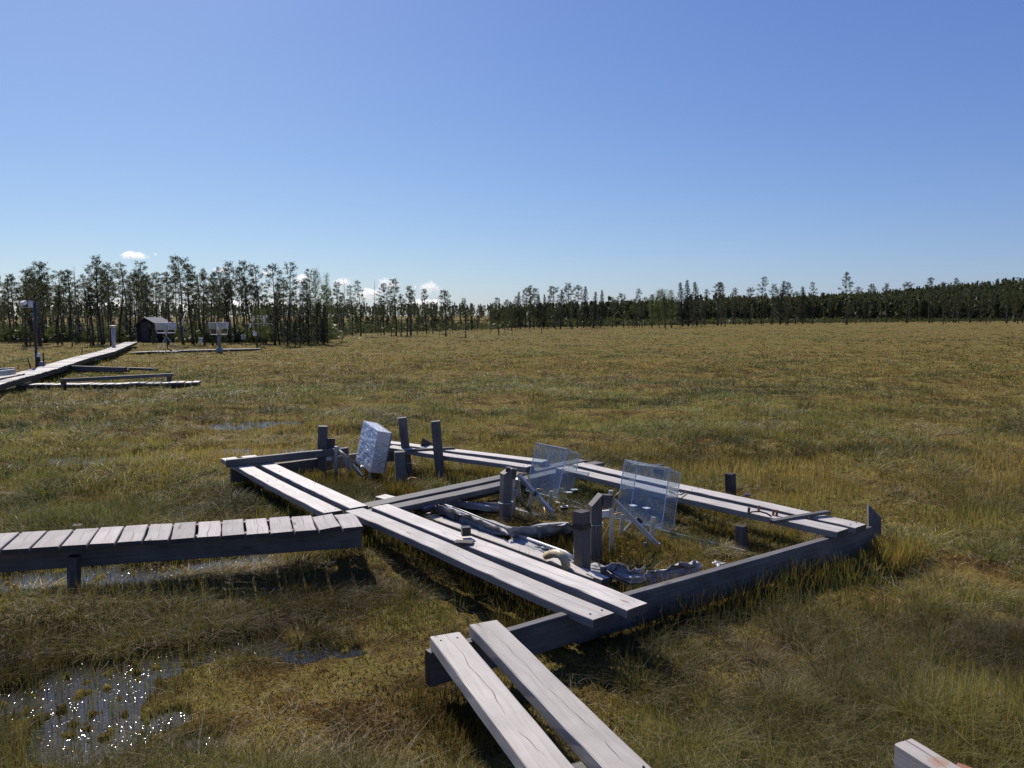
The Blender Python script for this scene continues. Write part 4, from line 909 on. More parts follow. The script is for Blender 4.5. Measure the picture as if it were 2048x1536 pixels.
def tree_mesh(kind, seed):
    """unit height 7 m; returns trunk mesh, crown mesh"""
    r_ = random.Random(seed); T = MB(); H = 7.0; C = TuftCloud()
    lean = Vector((r_.uniform(-.05, .05), r_.uniform(-.05, .05), 0)); ph = r_.uniform(0, 6)
    def axis(t): return Vector((lean.x * t * H + .07 * math.sin(t * 5 + ph), lean.y * t * H + .05 * math.cos(t * 4 + ph), t * H))
    r0 = {'pine': .085, 'spruce': .10, 'birch': .06, 'dead': .07}[kind] * r_.uniform(.85, 1.15)
    T.tube([axis(i / 9) for i in range(10)], [r0 * (1 - .85 * i / 9) * (1.25 if i == 0 else 1) for i in range(10)], 7)
    if kind == 'pine':
        cb = r_.uniform(.35, .68); nb = int(r_.uniform(26, 44)); wmax = r_.uniform(.8, 1.35)
        for i in range(nb):
            t_ = cb + (1 - cb) * (i / nb) ** .9; f = (1 - t_) / (1 - cb); prof = (f ** .42) * (1 - .4 * f ** 3) * wmax
            L = max(.12, prof * r_.uniform(.45, 1.2)); an = i * 2.4 + r_.uniform(-.5, .5)
            a = axis(t_); el = r_.uniform(-.15, .45) + (1 - f) * .5
            d = Vector((math.cos(an) * math.cos(el), math.sin(an) * math.cos(el), math.sin(el)))
            b2 = a + d * L + Vector((0, 0, .08 * L)); limb(T, a, b2, .018 * (.4 + f), .006, 4, -.05 * L)
            nt_ = 2 + int(L * 5)
            for k in range(nt_):
                s_ = 1 - (k / nt_) * .45; c0 = a.lerp(b2, s_) + Vector((r_.uniform(-.11, .11), r_.uniform(-.11, .11), r_.uniform(.0, .09))) * (.6 + L * .6)
                C.add(c0, Vector((d.x * .6, d.y * .6, .5)), 11, .16, .07)
        for i in range(int(r_.uniform(6, 14))):       # dead lower twigs
            t_ = r_.uniform(.12, cb + .05); an = r_.uniform(0, 6.28); a = axis(t_); L = r_.uniform(.15, .6)
            limb(T, a, a + Vector((math.cos(an) * L, math.sin(an) * L, r_.uniform(-.1, .2))), .008, .003, 3)
    elif kind == 'spruce':
        nb = 110; wmax = r_.uniform(.8, 1.2)
        for i in range(nb):
            t_ = .10 + .89 * i / nb; f = 1 - t_; L = max(.08, wmax * (f ** .8) * r_.uniform(.7, 1.15)); an = i * 2.4 + r_.uniform(-.3, .3); a = axis(t_)
            d = Vector((math.cos(an), math.sin(an), -.28 + .5 * t_)); b2 = a + d * L; limb(T, a, b2, .012, .004, 3)
            for k in range(2 + int(L * 6)):
                s_ = 1 - k / (2 + int(L * 6)) * .8; C.add(a.lerp(b2, s_) + Vector((r_.uniform(-.06, .06), r_.uniform(-.06, .06), -.03)), Vector((d.x * .5, d.y * .5, -.3)), 8, .15, .05)
    elif kind == 'birch':
        nb = 60; wmax = r_.uniform(1.0, 1.5)
        for i in range(nb):
            t_ = .18 + .8 * i / nb; f = 1 - t_; L = wmax * (math.sin(min(1, f * 1.25) * 2.6) * .7 + .2) * r_.uniform(.5, 1.1); an = i * 2.4 + r_.uniform(-.4, .4); a = axis(t_)
            d = Vector((math.cos(an) * .75, math.sin(an) * .75, .6)); b2 = a + d * L; limb(T, a, b2, .014, .004, 3)
            for k in range(2 + int(L * 7)):
                s_ = 1 - k / (2 + int(L * 7)) * .75; C.add(a.lerp(b2, s_) + Vector((r_.uniform(-.2, .2), r_.uniform(-.2, .2), r_.uniform(-.15, .1))), Vector((0, 0, -.1)), 7, .11, .11)
    else:
        for i in range(26):
            t_ = .3 + .66 * i / 26; an = i * 2.4; a = axis(t_); L = r_.uniform(.25, .8) * (1.2 - t_); d = Vector((math.cos(an), math.sin(an), r_.uniform(-.1, .6)))
            limb(T, a, a + d * L, .014, .003, 4)
            for k in range(2): s_ = r_.uniform(.4, .9); c0 = a + d * L * s_; limb(T, c0, c0 + Vector((r_.uniform(-.2, .2), r_.uniform(-.2, .2), r_.uniform(0, .25))), .006, .002, 3)
    me = bpy.data.meshes.new('trunk'); me.from_pydata([tuple(v_) for v_ in T.v], [], T.f)
    for p_ in me.polygons: p_.use_smooth = True
    me.materials.append(DEADB if kind == 'dead' else BARK)
    cm = C.mesh('crown', {'pine': PINEL, 'spruce': SPRUCEL, 'birch': BIRCHL}[kind], seed, .55 if kind == 'birch' else .3) if kind != 'dead' else None
    return me, cm
PROTO = {'pine': [tree_mesh('pine', 100 + i) for i in range(12)], 'spruce': [tree_mesh('spruce', 200 + i) for i in range(4)],
         'birch': [tree_mesh('birch', 300 + i) for i in range(3)], 'dead': [tree_mesh('dead', 400 + i) for i in range(2)]}
NM = {'pine': 'pine_tree', 'spruce': 'spruce_tree', 'birch': 'birch_tree', 'dead': 'dead_tree'}
CT = {'pine': 'pine tree', 'spruce': 'spruce tree', 'birch': 'birch tree', 'dead': 'dead tree'}
CNT = {k: 0 for k in NM}
def tree(kind, px, ty, by, label, group, wide=1.0):
    b0 = P(px, by, 0); h = PY(px, ty, b0.y).z
    if b0.y > 420: pass
    tm, cm = PROTO[kind][rnd.randrange(len(PROTO[kind]))]; CNT[kind] += 1
    o = bpy.data.objects.new(NM[kind], None); COL.objects.link(o); o.location = b0; s_ = h / 7.0
    o.scale = (s_ * wide * rnd.uniform(.85, 1.15), s_ * wide * rnd.uniform(.85, 1.15), s_); o.rotation_euler.z = rnd.uniform(0, 6.28)
    t_ = bpy.data.objects.new('trunk', tm); COL.objects.link(t_); t_.parent = o
    if cm: c_ = bpy.data.objects.new('crown', cm); COL.objects.link(c_); c_.parent = o
    return tag(o, label, CT[kind], group)
def region(px):
    for lim, nm in ((75, 'left of the camera mast'), (225, 'between the camera mast and the funnel post'), (330, 'around the shed'), (460, 'behind the shielded gauges'),
                    (560, 'behind the weather mast'), (680, 'in the dark clump past the weather mast'), (960, 'in the thin row past the dark clump'),
                    (1230, 'in the first far grove'), (1500, 'in the second far grove'), (1720, 'near the tallest lone pine'), (9999, 'in the far forest edge under the ridge')):
        if px < lim: return nm
tops = [(27, 551), (66, 543), (80, 556), (88, 527), (114, 545), (140, 542), (186, 560), (203, 515), (222, 531), (240, 545), (256, 528), (270, 556), (297, 527), (316, 546),
        (332, 548), (369, 516), (385, 530), (405, 548), (436, 538), (455, 560), (470, 528), (503, 526), (520, 533), (550, 533), (581, 528), (612, 560), (680, 566), (706, 572),
        (723, 563), (769, 568), (792, 560), (815, 574), (823, 582), (853, 580), (866, 604)]
for (x_, ty) in tops:
    by = rnd.uniform(682, 693) if x_ < 640 else rnd.uniform(668, 675)
    if 255 < x_ < 335: by = rnd.uniform(672, 680)
    tree('pine', x_, ty, by, 'tall thin pine rising above its neighbours ' + region(x_), 'taller pines ' + region(x_), 1.25)
tree('dead', 157, 532, 687, 'bare dead pine with forked top left of the tall pines by the funnel post', None)
tree('dead', 689, 556, 673, 'dark dead snag with a bare tip at the right end of the dark clump', None)
tree('dead', 751, 559, 667, 'bare topped dead tree in the thin row left of the small clouds', None)
tree('pine', 893, 582, 674, 'lone pine with a flat crown right of the last small cloud', None, 1.3)
tree('pine', 931, 598, 677, 'small lone pine right of the flat crowned one', None)
tree('pine', 997, 596, 671, 'slim pine at the left end of the far grove', None)
tree('pine', 1331, 605, 662, 'single pine standing in front of the birch in the far grove', None)
tree('pine', 1083, 622, 668, 'small pine in front of the first far grove, left one', None)
tree('pine', 1024, 625, 671, 'small pine in the open bog before the first far grove', None)
tree('pine', 1692, 547, 650, 'tallest pine on the right, rising alone above the forest edge', None, 1.15)
tree('birch', 636, 538, 690, 'tall airy birch in the dark clump, left one of two', None, .75)
tree('birch', 655, 546, 688, 'tall airy birch in the dark clump, right one of two', None, .75)
tree('birch', 514, 600, 694, 'bright green young birch behind the weather mast', None, .9)
tree('birch', 528, 618, 692, 'low bright green birch right beside the mast sensors', None, .9)
tree('birch', 702, 640, 672, 'small bright green birch bush right of the dead snag', None, 1.5)
tree('birch', 650, 634, 691, 'low green birch bush at the foot of the dark clump', None, 1.5)
tree('birch', 205, 632, 684, 'light green birch bush left of the shed', None, 1.4)
for i, (x_, ty) in enumerate(((1318, 580), (1330, 577), (1343, 579), (1304, 588))): tree('birch', x_, ty, 656, 'pale green birch in the middle of the far grove, crown rounded', 'pale birches in the far grove', 1.5)
for (x_, ty, by) in ((600, 610, 693), (617, 590, 692), (560, 585, 690), (575, 604, 694), (633, 596, 690), (648, 604, 692), (262, 585, 684), (590, 632, 695)):
    tree('spruce', x_, ty, by, 'dark dense spruce ' + region(x_), 'dark spruces ' + region(x_), 1.35)
tree('spruce', 307, 645, 690, 'small green spruce standing right in front of the shed', None, 1.3)
rt_tops = [(1015, 600), (1028, 593), (1040, 583), (1050, 577), (1059, 572), (1068, 578), (1078, 587), (1088, 588), (1100, 592), (1109, 574), (1122, 578), (1140, 568), (1154, 573), (1168, 572), (1186, 583), (1201, 579),
           (1225, 595), (1247, 588), (1274, 579), (1290, 595), (1302, 590), (1365, 564), (1376, 559), (1394, 563), (1410, 580), (1434, 568), (1442, 565), (1467, 577), (1480, 592), (1499, 577), (1522, 555), (1543, 570),
           (1560, 561), (1575, 567), (1590, 585), (1606, 572), (1625, 565), (1660, 590), (1712, 575), (1741, 569), (1772, 568), (1812, 566), (1858, 556), (1886, 566), (1907, 558), (1960, 566), (2015, 562), (2046, 560)]
def rbase(px): return float(np.interp(px, [950, 1000, 1300, 1524, 1800, 2060], [664, 658, 653, 648.5, 645, 644]))
for i, (x_, ty) in enumerate(rt_tops):
    kd = 'spruce' if x_ in (1040, 1078, 1088, 1122, 1168, 1186, 1201, 1365, 1376, 1394, 1560, 1606) else 'pine'
    tree(kd, x_, ty, rbase(x_) + rnd.uniform(-.5, 2), ('tall dark spruce ' if kd == 'spruce' else 'tall pine above the treeline ') + region(x_), ('dark spruces ' if kd == 'spruce' else 'taller pines ') + region(x_), 1.25 if kd == 'pine' else 1.3)
# lower fill trees
for i in range(100):
    x_ = rnd.uniform(-25, 660); by = rnd.choice([rnd.uniform(684, 696), rnd.uniform(668, 684)])
    if 258 < x_ < 330: by = rnd.uniform(668, 680)
    tree('pine', x_, rnd.uniform(540, 618), by, 'slender lower pine ' + region(x_), 'lower pines ' + region(x_), rnd.uniform(.9, 1.15))
for i in range(22):
    x_ = rnd.uniform(665, 880); tree('pine', x_, rnd.uniform(588, 628), rnd.uniform(662, 675), 'slender lower pine ' + region(x_), 'lower pines ' + region(x_), 1.0)
for i in range(8):
    x_ = rnd.uniform(880, 1010); tree('pine', x_, rnd.uniform(615, 635), rnd.uniform(658, 670), 'slender lower pine ' + region(x_), 'lower pines ' + region(x_), 1.1)
for i in range(78):
    x_ = rnd.uniform(1000, 2070); rb = rbase(x_); tp = float(np.interp(x_, [1000, 1200, 1500, 1800, 2060], [608, 606, 600, 592, 585]))
    tree('pine', x_, tp + rnd.uniform(-6, 18), rb + rnd.choice([rnd.uniform(0, 1.5), rnd.uniform(1, 5)]), 'lower bog pine ' + region(x_), 'lower pines ' + region(x_), rnd.uniform(1.1, 1.4))
for i in range(14):
    x_ = rnd.uniform(10, 670); tree('spruce', x_, rnd.uniform(640, 665), rnd.uniform(676, 690), 'knee high young spruce in the undergrowth ' + region(x_), 'young spruces ' + region(x_), 1.6)
print('trees', CNT)
bpy.context.view_layer.update()
ORD = 'first second third fourth fifth sixth seventh eighth ninth tenth eleventh twelfth'.split()
byg = {}
for o in bpy.data.objects:
    if o.get('category') in CT.values() and o.get('group'): byg.setdefault(o['group'], []).append(o)
for gname, lst in byg.items():
    lst.sort(key=lambda o: o.location.x / o.location.y)
    if not gname.startswith('lower'):
        for i, o in enumerate(lst):
            if i < 12 and len(lst) > 1:
                where = o['label'].split(o['category'].split()[0])[-1]
                o['label'] = ORD[i] + ' from the left of the ' + gname
    else:
        med = sorted(o.location.y for o in lst)[len(lst) // 2]; k = max(1, len(lst) // 3)
        for i, o in enumerate(lst):
            part = ('left part', 'middle', 'right part')[min(2, i // k)]; row = 'front row' if o.location.y < med else 'back row'
            o['label'] = ('low pine, ' + row + ', ' + part + ' of those ' + o['label'].split('pine ')[1])

# far forest that reads as one mass (one object): jagged conifers, several layers of faces each
def far_forest():
    gg = np.random.default_rng(11); V = []; 
    def conifer(x, y, z, h, r, n_=30, flat=False):
        k = gg.random(n_) ** .8; zc = z + h * (.12 + .86 * k); rad = r * (1 - k) ** .75 * gg.uniform(.4, 1.1, n_) if not flat else r * np.sqrt(np.maximum(.02, 1 - (2 * k - .9) ** 2)) * gg.uniform(.3, 1, n_)
        a = gg.uniform(0, 6.28, n_); c = np.stack([x + rad * np.cos(a) * .5, y + rad * np.sin(a) * .5, zc], 1)
        sz = h * .085 * gg.uniform(.7, 1.4, n_) * (1.2 if flat else 1)
        d1 = gg.normal(size=(n_, 3)); d1 /= np.linalg.norm(d1, axis=1)[:, None]; d2 = gg.normal(size=(n_, 3)); d2 /= np.linalg.norm(d2, axis=1)[:, None]
        out = np.stack([c + d1 * sz[:, None], c - d1 * sz[:, None] * .6 + d2 * sz[:, None] * .7, c - d2 * sz[:, None] * .9 + np.stack([rad * np.cos(a) * .5, rad * np.sin(a) * .5, -sz], 1)], 1)
        V.append(out)
        V.append(np.array([[[x - h * .02, y, z + h * .9], [x + h * .02, y, z + h * .9], [x, y, z + h * 1.02]], [[x - h * .012, y, z - 1], [x + h * .012, y, z - 1], [x, y, z + h * .7]]]))
    # band behind: low forest around the whole horizon in view
    for i in range(5200):
        az = gg.uniform(-.72, .72) if i < 2200 else gg.uniform(.22, .74); d = gg.uniform(430, 900)
        if az < .1: d = gg.uniform(520, 900)
        x, y = d * math.sin(az), d * math.cos(az); z = float(height(np.array([x]), np.array([y]))[0])
        h = gg.uniform(7, 12) * (d / 650) if az < .12 else gg.uniform(9, 15)
        conifer(x, y, z, h, h * .24, 26)
    # thicket just behind the individual trees (right), and deeper trees on the left
    for i in range(900):
        px = gg.uniform(985, 2120); rb = float(np.interp(px, [950, 1000, 1300, 1524, 1800, 2060], [656, 651, 648, 645, 642.5, 642])); b0 = P(px, rb - gg.uniform(0, 1.5), 0)
        y = b0.y; x = b0.x; tp = float(np.interp(px, [985, 1100, 1500, 1800, 2060], [618, 606, 600, 592, 588])) + gg.uniform(-3, 16); h = PY(px, tp, y).z
        conifer(x, y, 0, h, h * .2, 46, True)
    for i in range(650):
        px = gg.uniform(-120, 960); d = gg.uniform(90, 230); b0 = PY(px, 650, d); ty = gg.uniform(628, 656) if px < 640 else gg.uniform(626, 652); h = PY(px, ty, d).z
        conifer(b0.x, d, 0, h, h * .17, 40, True)
    V = np.concatenate(V).reshape(-1, 3)
    me = npmesh('far_forest', V, np.zeros((0, 4), int), np.arange(len(V)).reshape(-1, 3), smooth=False)
    o = link(me, 'far_forest', FARL, None); tag(o, 'dense far off conifer forest behind the bog and up the ridge', 'forest', kind='stuff')
far_forest()
def undergrowth():
    gg = np.random.default_rng(31); V = []
    n1_ = 5200; px = np.concatenate([gg.uniform(-80, 1000, n1_), gg.uniform(990, 2120, 2600)])
    rb = np.concatenate([np.interp(px[:n1_], [-80, 640, 700, 1000], [686, 686, 668, 660]) - gg.uniform(0, 1, n1_) ** 1.6 * 34, np.interp(px[n1_:], [990, 1300, 1524, 1800, 2060], [657, 652, 648, 645, 643.5]) - gg.uniform(0, 3, 2600)])
    for x_, y_ in zip(px, rb):
        if 262 < x_ < 326 and y_ > 679: continue
        b0 = P(x_, max(y_, 642), 0); hgt = gg.uniform(.25, .8) * (1 if x_ < 1000 else 1.8) * (1.5 if gg.random() < .12 else 1); k = 16
        cen = np.array(b0) + gg.normal(size=(k, 3)) * np.array([hgt * .7, hgt * .7, hgt * .25]) + np.array([0, 0, hgt * .45])
        d1 = gg.normal(size=(k, 3)) * hgt * .2; d2 = gg.normal(size=(k, 3)) * hgt * .2
        V.append(np.stack([cen, cen + d1, cen + d2], 1))
    V = np.concatenate(V).reshape(-1, 3); me = npmesh('undergrowth', V, np.zeros((0, 4), int), np.arange(len(V)).reshape(-1, 3), smooth=False)
    tag(link(me, 'undergrowth', SHRUBL, None), 'low olive green shrubs covering the ground between the tree trunks', 'undergrowth', kind='stuff')
undergrowth()

# ================================================================ GRASS (numpy blades in one mesh per kind of growth)
def avoid(x, y, mar=0.0):
    m_ = np.zeros(x.shape, bool)
    for s_ in AVOID:
        lx, hx = min(s_[0], s_[2]) - s_[4] - mar, max(s_[0], s_[2]) + s_[4] + mar
        ly, hy = min(s_[1], s_[3]) - s_[4] - mar, max(s_[1], s_[3]) + s_[4] + mar
        idx = np.nonzero((x > lx) & (x < hx) & (y > ly) & (y < hy))[0]
        if len(idx): m_[idx] |= segd(x[idx], y[idx], s_) < s_[4] + mar
    return m_
_a, _b = P(-100, 1215), P(470, 1165); LOWZ = (_a.x, _a.y, _b.x, _b.y)
_a, _b = P(930, 1045), P(1440, 1092); INNER = (_a.x, _a.y, _b.x, _b.y)
def capped(x, y, h):
    m_ = np.zeros(x.shape, bool)
    for s_ in HIGH + [(na_.x, na_.y, nb_.x, nb_.y, .05), (fa_.x, fa_.y, fb_.x, fb_.y, .05), ((na_ + fa_).x / 2, (na_ + fa_).y / 2, (nb_ + fb_).x / 2, (nb_ + fb_).y / 2, .25)]:
        idx = np.nonzero((x > min(s_[0], s_[2]) - s_[4] - .05) & (x < max(s_[0], s_[2]) + s_[4] + .05) & (y > min(s_[1], s_[3]) - s_[4] - .05) & (y < max(s_[1], s_[3]) + s_[4] + .05))[0]
        if len(idx): m_[idx] |= segd(x[idx], y[idx], s_) < s_[4] + .02
    lo = (segd(x, y, LOWZ) < .36); h = np.where(lo, np.minimum(h, .06), h)
    inn = segd(x, y, INNER) < .62; h = np.where(inn, np.minimum(h, .045 + h * .28), h)
    return np.where(m_, np.minimum(h, .13), h)
def fan(n_, d0, d1, gg, p=1.0):
    """screen-row uniform scatter over the view fan (and a margin)"""
    v0, v1 = 1 / d1 ** p, 1 / d0 ** p; d = (gg.uniform(v0, v1, n_)) ** (-1 / p); a = gg.uniform(R(-40), R(40), n_)
    return d * np.sin(a), d * np.cos(a)
BL = dict(V=[], C=[], n=0)
def blades(x, y, z, h, w_, phi, lean, c0, c1, droop=0.25, store=BL):
    h = capped(x, y, h); n_ = len(x); th = np.random.default_rng(n_).uniform(0, 6.28, n_)
    wx, wy = np.cos(th) * w_ / 2, np.sin(th) * w_ / 2; dx, dy = np.cos(phi), np.sin(phi)
    def pt(t_): 
        r_ = lean * t_ ** 1.7; return x + dx * r_, y + dy * r_, z + h * (t_ - droop * t_ ** 3)
    V = np.zeros((n_, 5, 3)); 
    for i, t_ in ((0, 0.0), (1, .55)):
        X, Y, Z = pt(t_); ww = 1 if i == 0 else .8
        V[:, 2 * i] = np.stack([X - wx * ww, Y - wy * ww, Z], 1); V[:, 2 * i + 1] = np.stack([X + wx * ww, Y + wy * ww, Z], 1)
    X, Y, Z = pt(1.0); V[:, 4] = np.stack([X, Y, Z], 1)
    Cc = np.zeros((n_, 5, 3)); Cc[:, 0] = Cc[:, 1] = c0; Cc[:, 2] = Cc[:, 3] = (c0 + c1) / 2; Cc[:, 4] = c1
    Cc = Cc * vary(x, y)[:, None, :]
    store['V'].append(V); store['C'].append(Cc); store['n'] += n_
def vary(x, y):
    f = np.clip(.98 + 2.6 * (fbm(x / 1.5 + 5, y / 1.2, 4, 201) - .5), .4, 1.6); f2 = .62 + .76 * fbm(x / 17, y / 7, 3, 202); d = np.hypot(x, y); k = sstep(10, 30, d)
    hue = fbm(x / 5 + 31, y / 3.2, 4, 203) * (1 - .5 * k) + fbm(x / 24, y / 11, 3, 204) * .5 * k
    v = f * (1 - k * .4) * (1 - k + k * f2) + .4 * k * f2; g_ = (sstep(.35, .65, hue) - .5)[:, None]
    return np.clip(v, .45, 1.5)[:, None] * (1 + g_ * np.array([.16, -.02, -.12])[None])
def finish(store, name, label, cat):
    V = np.concatenate(store['V']); C = np.concatenate(store['C']); n_ = len(V); b0 = np.arange(n_)[:, None] * 5
    q_ = b0 + np.array([0, 1, 3, 2]); t_ = b0 + np.array([2, 3, 4])
    me = npmesh(name, V.reshape(-1, 3), q_, t_, C.reshape(-1, 3), smooth=True)
    o = link(me, name, GRASS, None); tag(o, label, cat, kind='stuff'); print(name, n_)
def cmix(a, b2, t_): return np.array(a)[None] * (1 - t_[:, None]) + np.array(b2)[None] * t_[:, None]
PX = 1 / 770.0
gg = np.random.default_rng(21)
GRN = (.072, .098, .022); OLV = (.19, .158, .038); STR = (.62, .56, .38); GLD = (.40, .29, .065); RED = (.24, .11, .035); GRY = (.19, .18, .11)
# 1. tufts of deer grass, leaning outward
def tufts(nt_, d0, d1, per, rad, hh, seed, mar, wmin, thr=.42, p=1.0):
    gg = np.random.default_rng(seed)
    cx, cy = fan(nt_, d0, d1, gg, p); k = fbm(cx / 1.7, cy / 1.7, 3, 3); keep = (k + gg.normal(0, .07, nt_) > thr) & (poolmask(cx, cy) < .4)
    cx, cy, k = cx[keep], cy[keep], k[keep]; nt2 = len(cx)
    tone = np.where(np.hypot(cx, cy) > 25, fbm(cx / 14 + 40, cy / 7, 3, 91), fbm(cx / 4 + 40, cy / 2.5, 3, 91)); far = sstep(12, 50, np.hypot(cx, cy)); sz = gg.uniform(.6, 1.3, nt2)
    idx = np.repeat(np.arange(nt2), per); n_ = len(idx)
    a = gg.uniform(0, 6.283, n_); r_ = rad * sz[idx] * np.sqrt(gg.random(n_)) ; x = cx[idx] + np.cos(a) * r_; y = cy[idx] + np.sin(a) * r_
    ok = ~avoid(x, y, mar); x, y, a, r_, idx = x[ok], y[ok], a[ok], r_[ok], idx[ok]; n_ = len(x)
    z = height(x, y) - .01; h = hh * sz[idx] * gg.uniform(.45, 1.15, n_)
    wd = np.hypot(cx[idx] * 0 + x, y) * PX; w_ = np.maximum(.0022, wd * wmin) * gg.uniform(.7, 1.3, n_)
    lean = h * gg.uniform(.1, 1.0, n_) + r_ * .5; ph = a + gg.normal(0, .7, n_)
    dead = gg.random(n_) < (.24 + .30 * sstep(.5, .7, tone[idx])) * (1 - .55 * far[idx])
    tt = np.clip(gg.normal(.35, .25, n_) + (tone[idx] - .5) * 1.6, 0, 1)
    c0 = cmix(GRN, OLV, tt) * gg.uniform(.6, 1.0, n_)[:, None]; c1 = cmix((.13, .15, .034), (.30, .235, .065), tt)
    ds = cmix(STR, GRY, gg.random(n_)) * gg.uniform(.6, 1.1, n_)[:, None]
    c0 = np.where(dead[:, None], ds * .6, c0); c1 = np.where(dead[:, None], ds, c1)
    h = np.where(dead, h * .65, h); lean = np.where(dead, lean * 1.6 + .02, lean)
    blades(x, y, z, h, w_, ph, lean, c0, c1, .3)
tufts(2400, 2.3, 6.5, 170, .095, .15, 1, .01, .42, .48)
tufts(3400, 6.5, 16, 70, .13, .13, 2, .015, .45, .44)
tufts(5200, 16, 60, 18, .20, .13, 3, .02, .55, .40, 1.0)
tufts(4200, 60, 280, 10, .45, .17, 4, .05, .5, .3, 1.0)
# 2. single upright sedges with golden tips, also standing in the water
def sedges(n0, d0, d1, seed, wmin, hmul=1.0, p=1.0):
    gg = np.random.default_rng(seed); x, y = fan(n0, d0, d1, gg, p)
    cl = fbm(x * 1.6, y * 1.6, 3, 61); pm = poolmask(x, y)
    keep = ((cl + gg.normal(0, .07, n0) > .50) | (pm > .3)) & ((pm < .3) | (gg.random(n0) < .75)) & ~avoid(x, y, .01); x, y, cl = x[keep], y[keep], cl[keep]; n_ = len(x)
    z = np.maximum(height(x, y), -.04) - .01; tone = fbm(x / 3, y / 3, 3, 33)
    h = gg.uniform(.07, .23, n_) * hmul * (.75 + .6 * (cl - .4)); d = np.hypot(x, y); w_ = np.maximum(.0017, d * PX * wmin) * gg.uniform(.7, 1.3, n_)
    tt = np.clip(gg.normal(.4, .3, n_) + (tone - .5) * 2, 0, 1)
    c0 = cmix((.08, .10, .024), (.16, .14, .04), tt); tip = cmix((.17, .20, .045), GLD, tt); rd = gg.random(n_) < .12; tip = np.where(rd[:, None], np.array(RED)[None], tip)
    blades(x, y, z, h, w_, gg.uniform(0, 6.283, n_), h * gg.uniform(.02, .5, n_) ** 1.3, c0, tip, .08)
sedges(60000, 2.3, 7, 5, .4)
sedges(80000, 7, 22, 6, .42)
sedges(40000, 22, 90, 7, .5, .9)
# taller growth crowding the beams
def border(ax, ay, bx, by, n_, seed, spread=.12, hm=.28, side=0):
    gg = np.random.default_rng(seed); a = P(ax, ay); b2 = P(bx, by); t_ = gg.random(n_); o_ = gg.normal(0, spread, n_) + side
    d = (b2 - a).normalized(); x = a.x + (b2.x - a.x) * t_ - d.y * o_; y = a.y + (b2.y - a.y) * t_ + d.x * o_
    ok = ~avoid(x, y, .01) & (poolmask(x, y) < .6); x, y = x[ok], y[ok]; n_ = len(x); z = np.maximum(height(x, y), -.04) - .01; h = gg.uniform(.4, 1, n_) * hm
    w_ = np.maximum(.0025, np.hypot(x, y) * PX * .55); tt = np.clip(gg.normal(.45, .3, n_), 0, 1)
    tip = cmix((.10, .14, .03), GLD, tt); rd = gg.random(n_) < .18; tip = np.where(rd[:, None], np.array(RED)[None] * 1.2, tip)
    blades(x, y, z, h, w_, gg.uniform(0, 6.283, n_), h * gg.uniform(.05, .4, n_), cmix((.04, .055, .015), (.09, .08, .02), tt), tip, .1)
border(1250, 1260, 1760, 1125, 4200, 40, .13, .24)
border(1000, 1300, 1260, 1265, 1500, 41, .12, .24)
border(420, 1135, 740, 1110, 2400, 42, .13, .24)
border(-60, 1235, 420, 1190, 3200, 56, .10, .22)
border(740, 1090, 1190, 1275, 2600, 43, .10, .20)
border(870, 1400, 1000, 1530, 1500, 44, .12, .22)
border(500, 985, 640, 1050, 1500, 45, .1, .22)
border(560, 950, 720, 1000, 2200, 46, .16, .2)
border(700, 960, 900, 950, 2500, 47, .22, .2)
border(900, 960, 1100, 955, 1600, 48, .15, .18)
border(1130, 965, 1480, 1050, 3200, 49, .12, .22)
border(1060, 1100, 1200, 1110, 1400, 50, .12, .18)
border(1200, 1110, 1400, 1120, 2600, 51, .2, .12)
border(1380, 1080, 1600, 1090, 2200, 52, .15, .2)
border(780, 1010, 870, 1030, 1400, 53, .06, .22)
border(900, 1035, 1150, 1115, 1400, 54, .05, .15)
border(1740, 1120, 1830, 1140, 1400, 55, .15, .22)
def litter(n0, d0, d1, seed, wmin):
    gg = np.random.default_rng(seed); x, y = fan(n0, d0, d1, gg); k = fbm(x / 1.2 + 3, y / 1.2, 3, 88); keep = (k + gg.normal(0, .08, n0) > .5) & (poolmask(x, y) < .3) & ~avoid(x, y, .02); x, y = x[keep], y[keep]; n_ = len(x)
    c_ = cmix((.60, .54, .38), (.28, .24, .16), gg.random(n_)); L = gg.uniform(.04, .13, n_); w_ = np.maximum(.0018, np.hypot(x, y) * PX * wmin)
    blades(x, y, height(x, y) + gg.uniform(.005, .05, n_), L * gg.uniform(.05, .5, n_), w_, gg.uniform(0, 6.283, n_), L, c_ * .8, c_, .6)
litter(15000, 2.3, 7, 60, .32)
litter(16000, 7, 25, 61, .35)
finish(BL, 'sedge_grass', 'green and straw coloured sedge and deer grass covering the whole bog', 'grass')
# 3. moss sprigs: short, bright, everywhere near
MS = dict(V=[], C=[], n=0)
def moss(n0, d0, d1, seed, hh, wmul):
    gg = np.random.default_rng(seed); x, y = fan(n0, d0, d1, gg); keep = (height(x, y) > -.015) & ~avoid(x, y, -.02); x, y = x[keep], y[keep]; n_ = len(x)
    z = height(x, y) - .006; t1 = fbm(x * 1.3, y * 1.3, 4, 71); t2 = fbm(x * 5 + 9, y * 5, 3, 72); t1 = sstep(.35, .65, t1 + gg.normal(0, .05, n_)); t2 = sstep(.35, .7, t2)
    c = cmix((.38, .30, .070), (.18, .165, .042), t1); c = c * (1 - t2[:, None] * .7) + np.array((.15, .065, .014))[None] * t2[:, None] * .7
    c *= (.35 + 1.15 * gg.random(n_) * (.4 + sstep(.35, .6, vn(x * 28, y * 28, 73))))[:, None]; h = hh * gg.uniform(.4, 1.2, n_); d = np.hypot(x, y)
    w_ = np.maximum(.005, d * PX * wmul) * gg.uniform(.7, 1.3, n_)
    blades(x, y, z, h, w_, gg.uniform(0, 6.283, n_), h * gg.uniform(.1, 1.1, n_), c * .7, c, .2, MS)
moss(170000, 2.3, 7, 8, .020, .9)
moss(90000, 7, 24, 9, .028, .9)
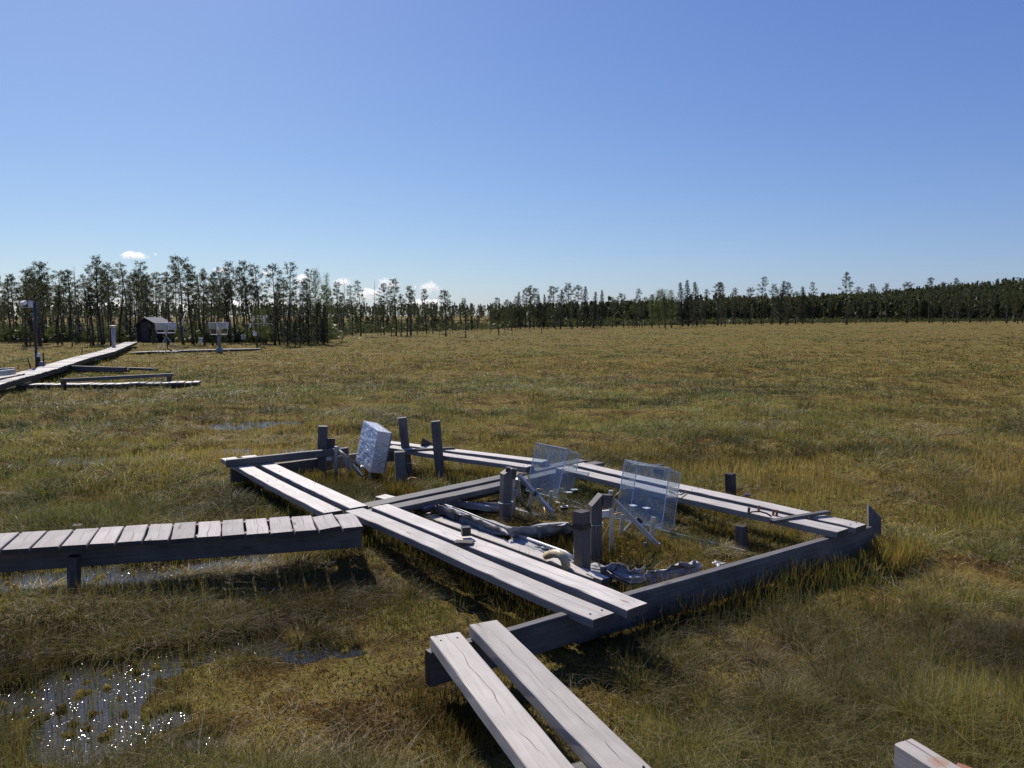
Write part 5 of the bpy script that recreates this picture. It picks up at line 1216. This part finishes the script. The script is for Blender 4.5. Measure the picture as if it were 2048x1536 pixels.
moss(60000, 24, 160, 10, .05, .9)
finish(MS, 'peat_moss', 'yellow brown peat moss forming the low carpet between the grass', 'moss')

# ================================================================ CLOUDS (small real volumes, 3 km off)
def cloudmat():
    m, t, n, l, b = mat('cloud'); n.remove(b)
    pv = N(n, 'ShaderNodeVolumePrincipled'); pv.inputs['Color'].default_value = (1, 1, 1, 1); pv.inputs['Anisotropy'].default_value = .5
    tc = N(n, 'ShaderNodeTexCoord'); ns = N(n, 'ShaderNodeTexNoise'); ns.inputs['Scale'].default_value = .024; ns.inputs['Detail'].default_value = 7; ns.inputs['Roughness'].default_value = .66; ns.inputs['Distortion'].default_value = .6
    g_ = N(n, 'ShaderNodeNewGeometry'); l.new(g_.outputs['Position'], ns.inputs['Vector'])
    ln = N(n, 'ShaderNodeVectorMath', operation='LENGTH'); l.new(tc.outputs['Object'], ln.inputs[0])
    fall = mth(n, l, 'MULTIPLY', mth(n, l, 'POWER', ln.outputs['Value'], 1.6), .42)
    d = mth(n, l, 'MULTIPLY', mth(n, l, 'MAXIMUM', mth(n, l, 'SUBTRACT', mth(n, l, 'SUBTRACT', ns.outputs[0], .32), fall), 0), .30)
    l.new(d, pv.inputs['Density']); l.new(pv.outputs[0], n['Material Output'].inputs['Volume']); return m
CL = cloudmat()
for i, (x_, y_, wx, wz, lab) in enumerate([(270, 511, 56, 15, 'highest wispy cloud above the trees by the shed'), (312, 509, 12, 8, 'tiny wisp right of the highest cloud'), (445, 541, 36, 12, 'small flat cloud above the pedestal gauge'),
        (535, 545, 24, 10, 'small cloud peeping out over the weather mast'), (607, 560, 38, 20, 'puffy cloud behind the tall birches'), (683, 565, 44, 18, 'cloud behind the dead snag'),
        (735, 588, 60, 22, 'low cloud behind the thin row, left part'), (775, 568, 46, 24, 'puffy cloud over the thin row of pines'), (858, 577, 56, 24, 'last puffy cloud left of the lone flat crowned pine'), (850, 606, 90, 16, 'low faint cloud band near the horizon in the gap'),
        (180, 615, 260, 24, 'long low cloud bank glimpsed between the left trunks'), (470, 612, 260, 24, 'long low cloud bank glimpsed behind the gauges')]):
    c0 = PY(x_, y_, 3000); k = 3000 / F
    bm = bmesh.new(); bmesh.ops.create_uvsphere(bm, u_segments=16, v_segments=10, radius=1); me = bpy.data.meshes.new('cloud'); bm.to_mesh(me); bm.free(); me.materials.append(CL)
    o = bpy.data.objects.new('cloud', me); COL.objects.link(o); o.location = c0; o.scale = (wx * k * .72, wx * k * .38, wz * k * .85); tag(o, lab, 'cloud')
print('objects', len(bpy.data.objects))
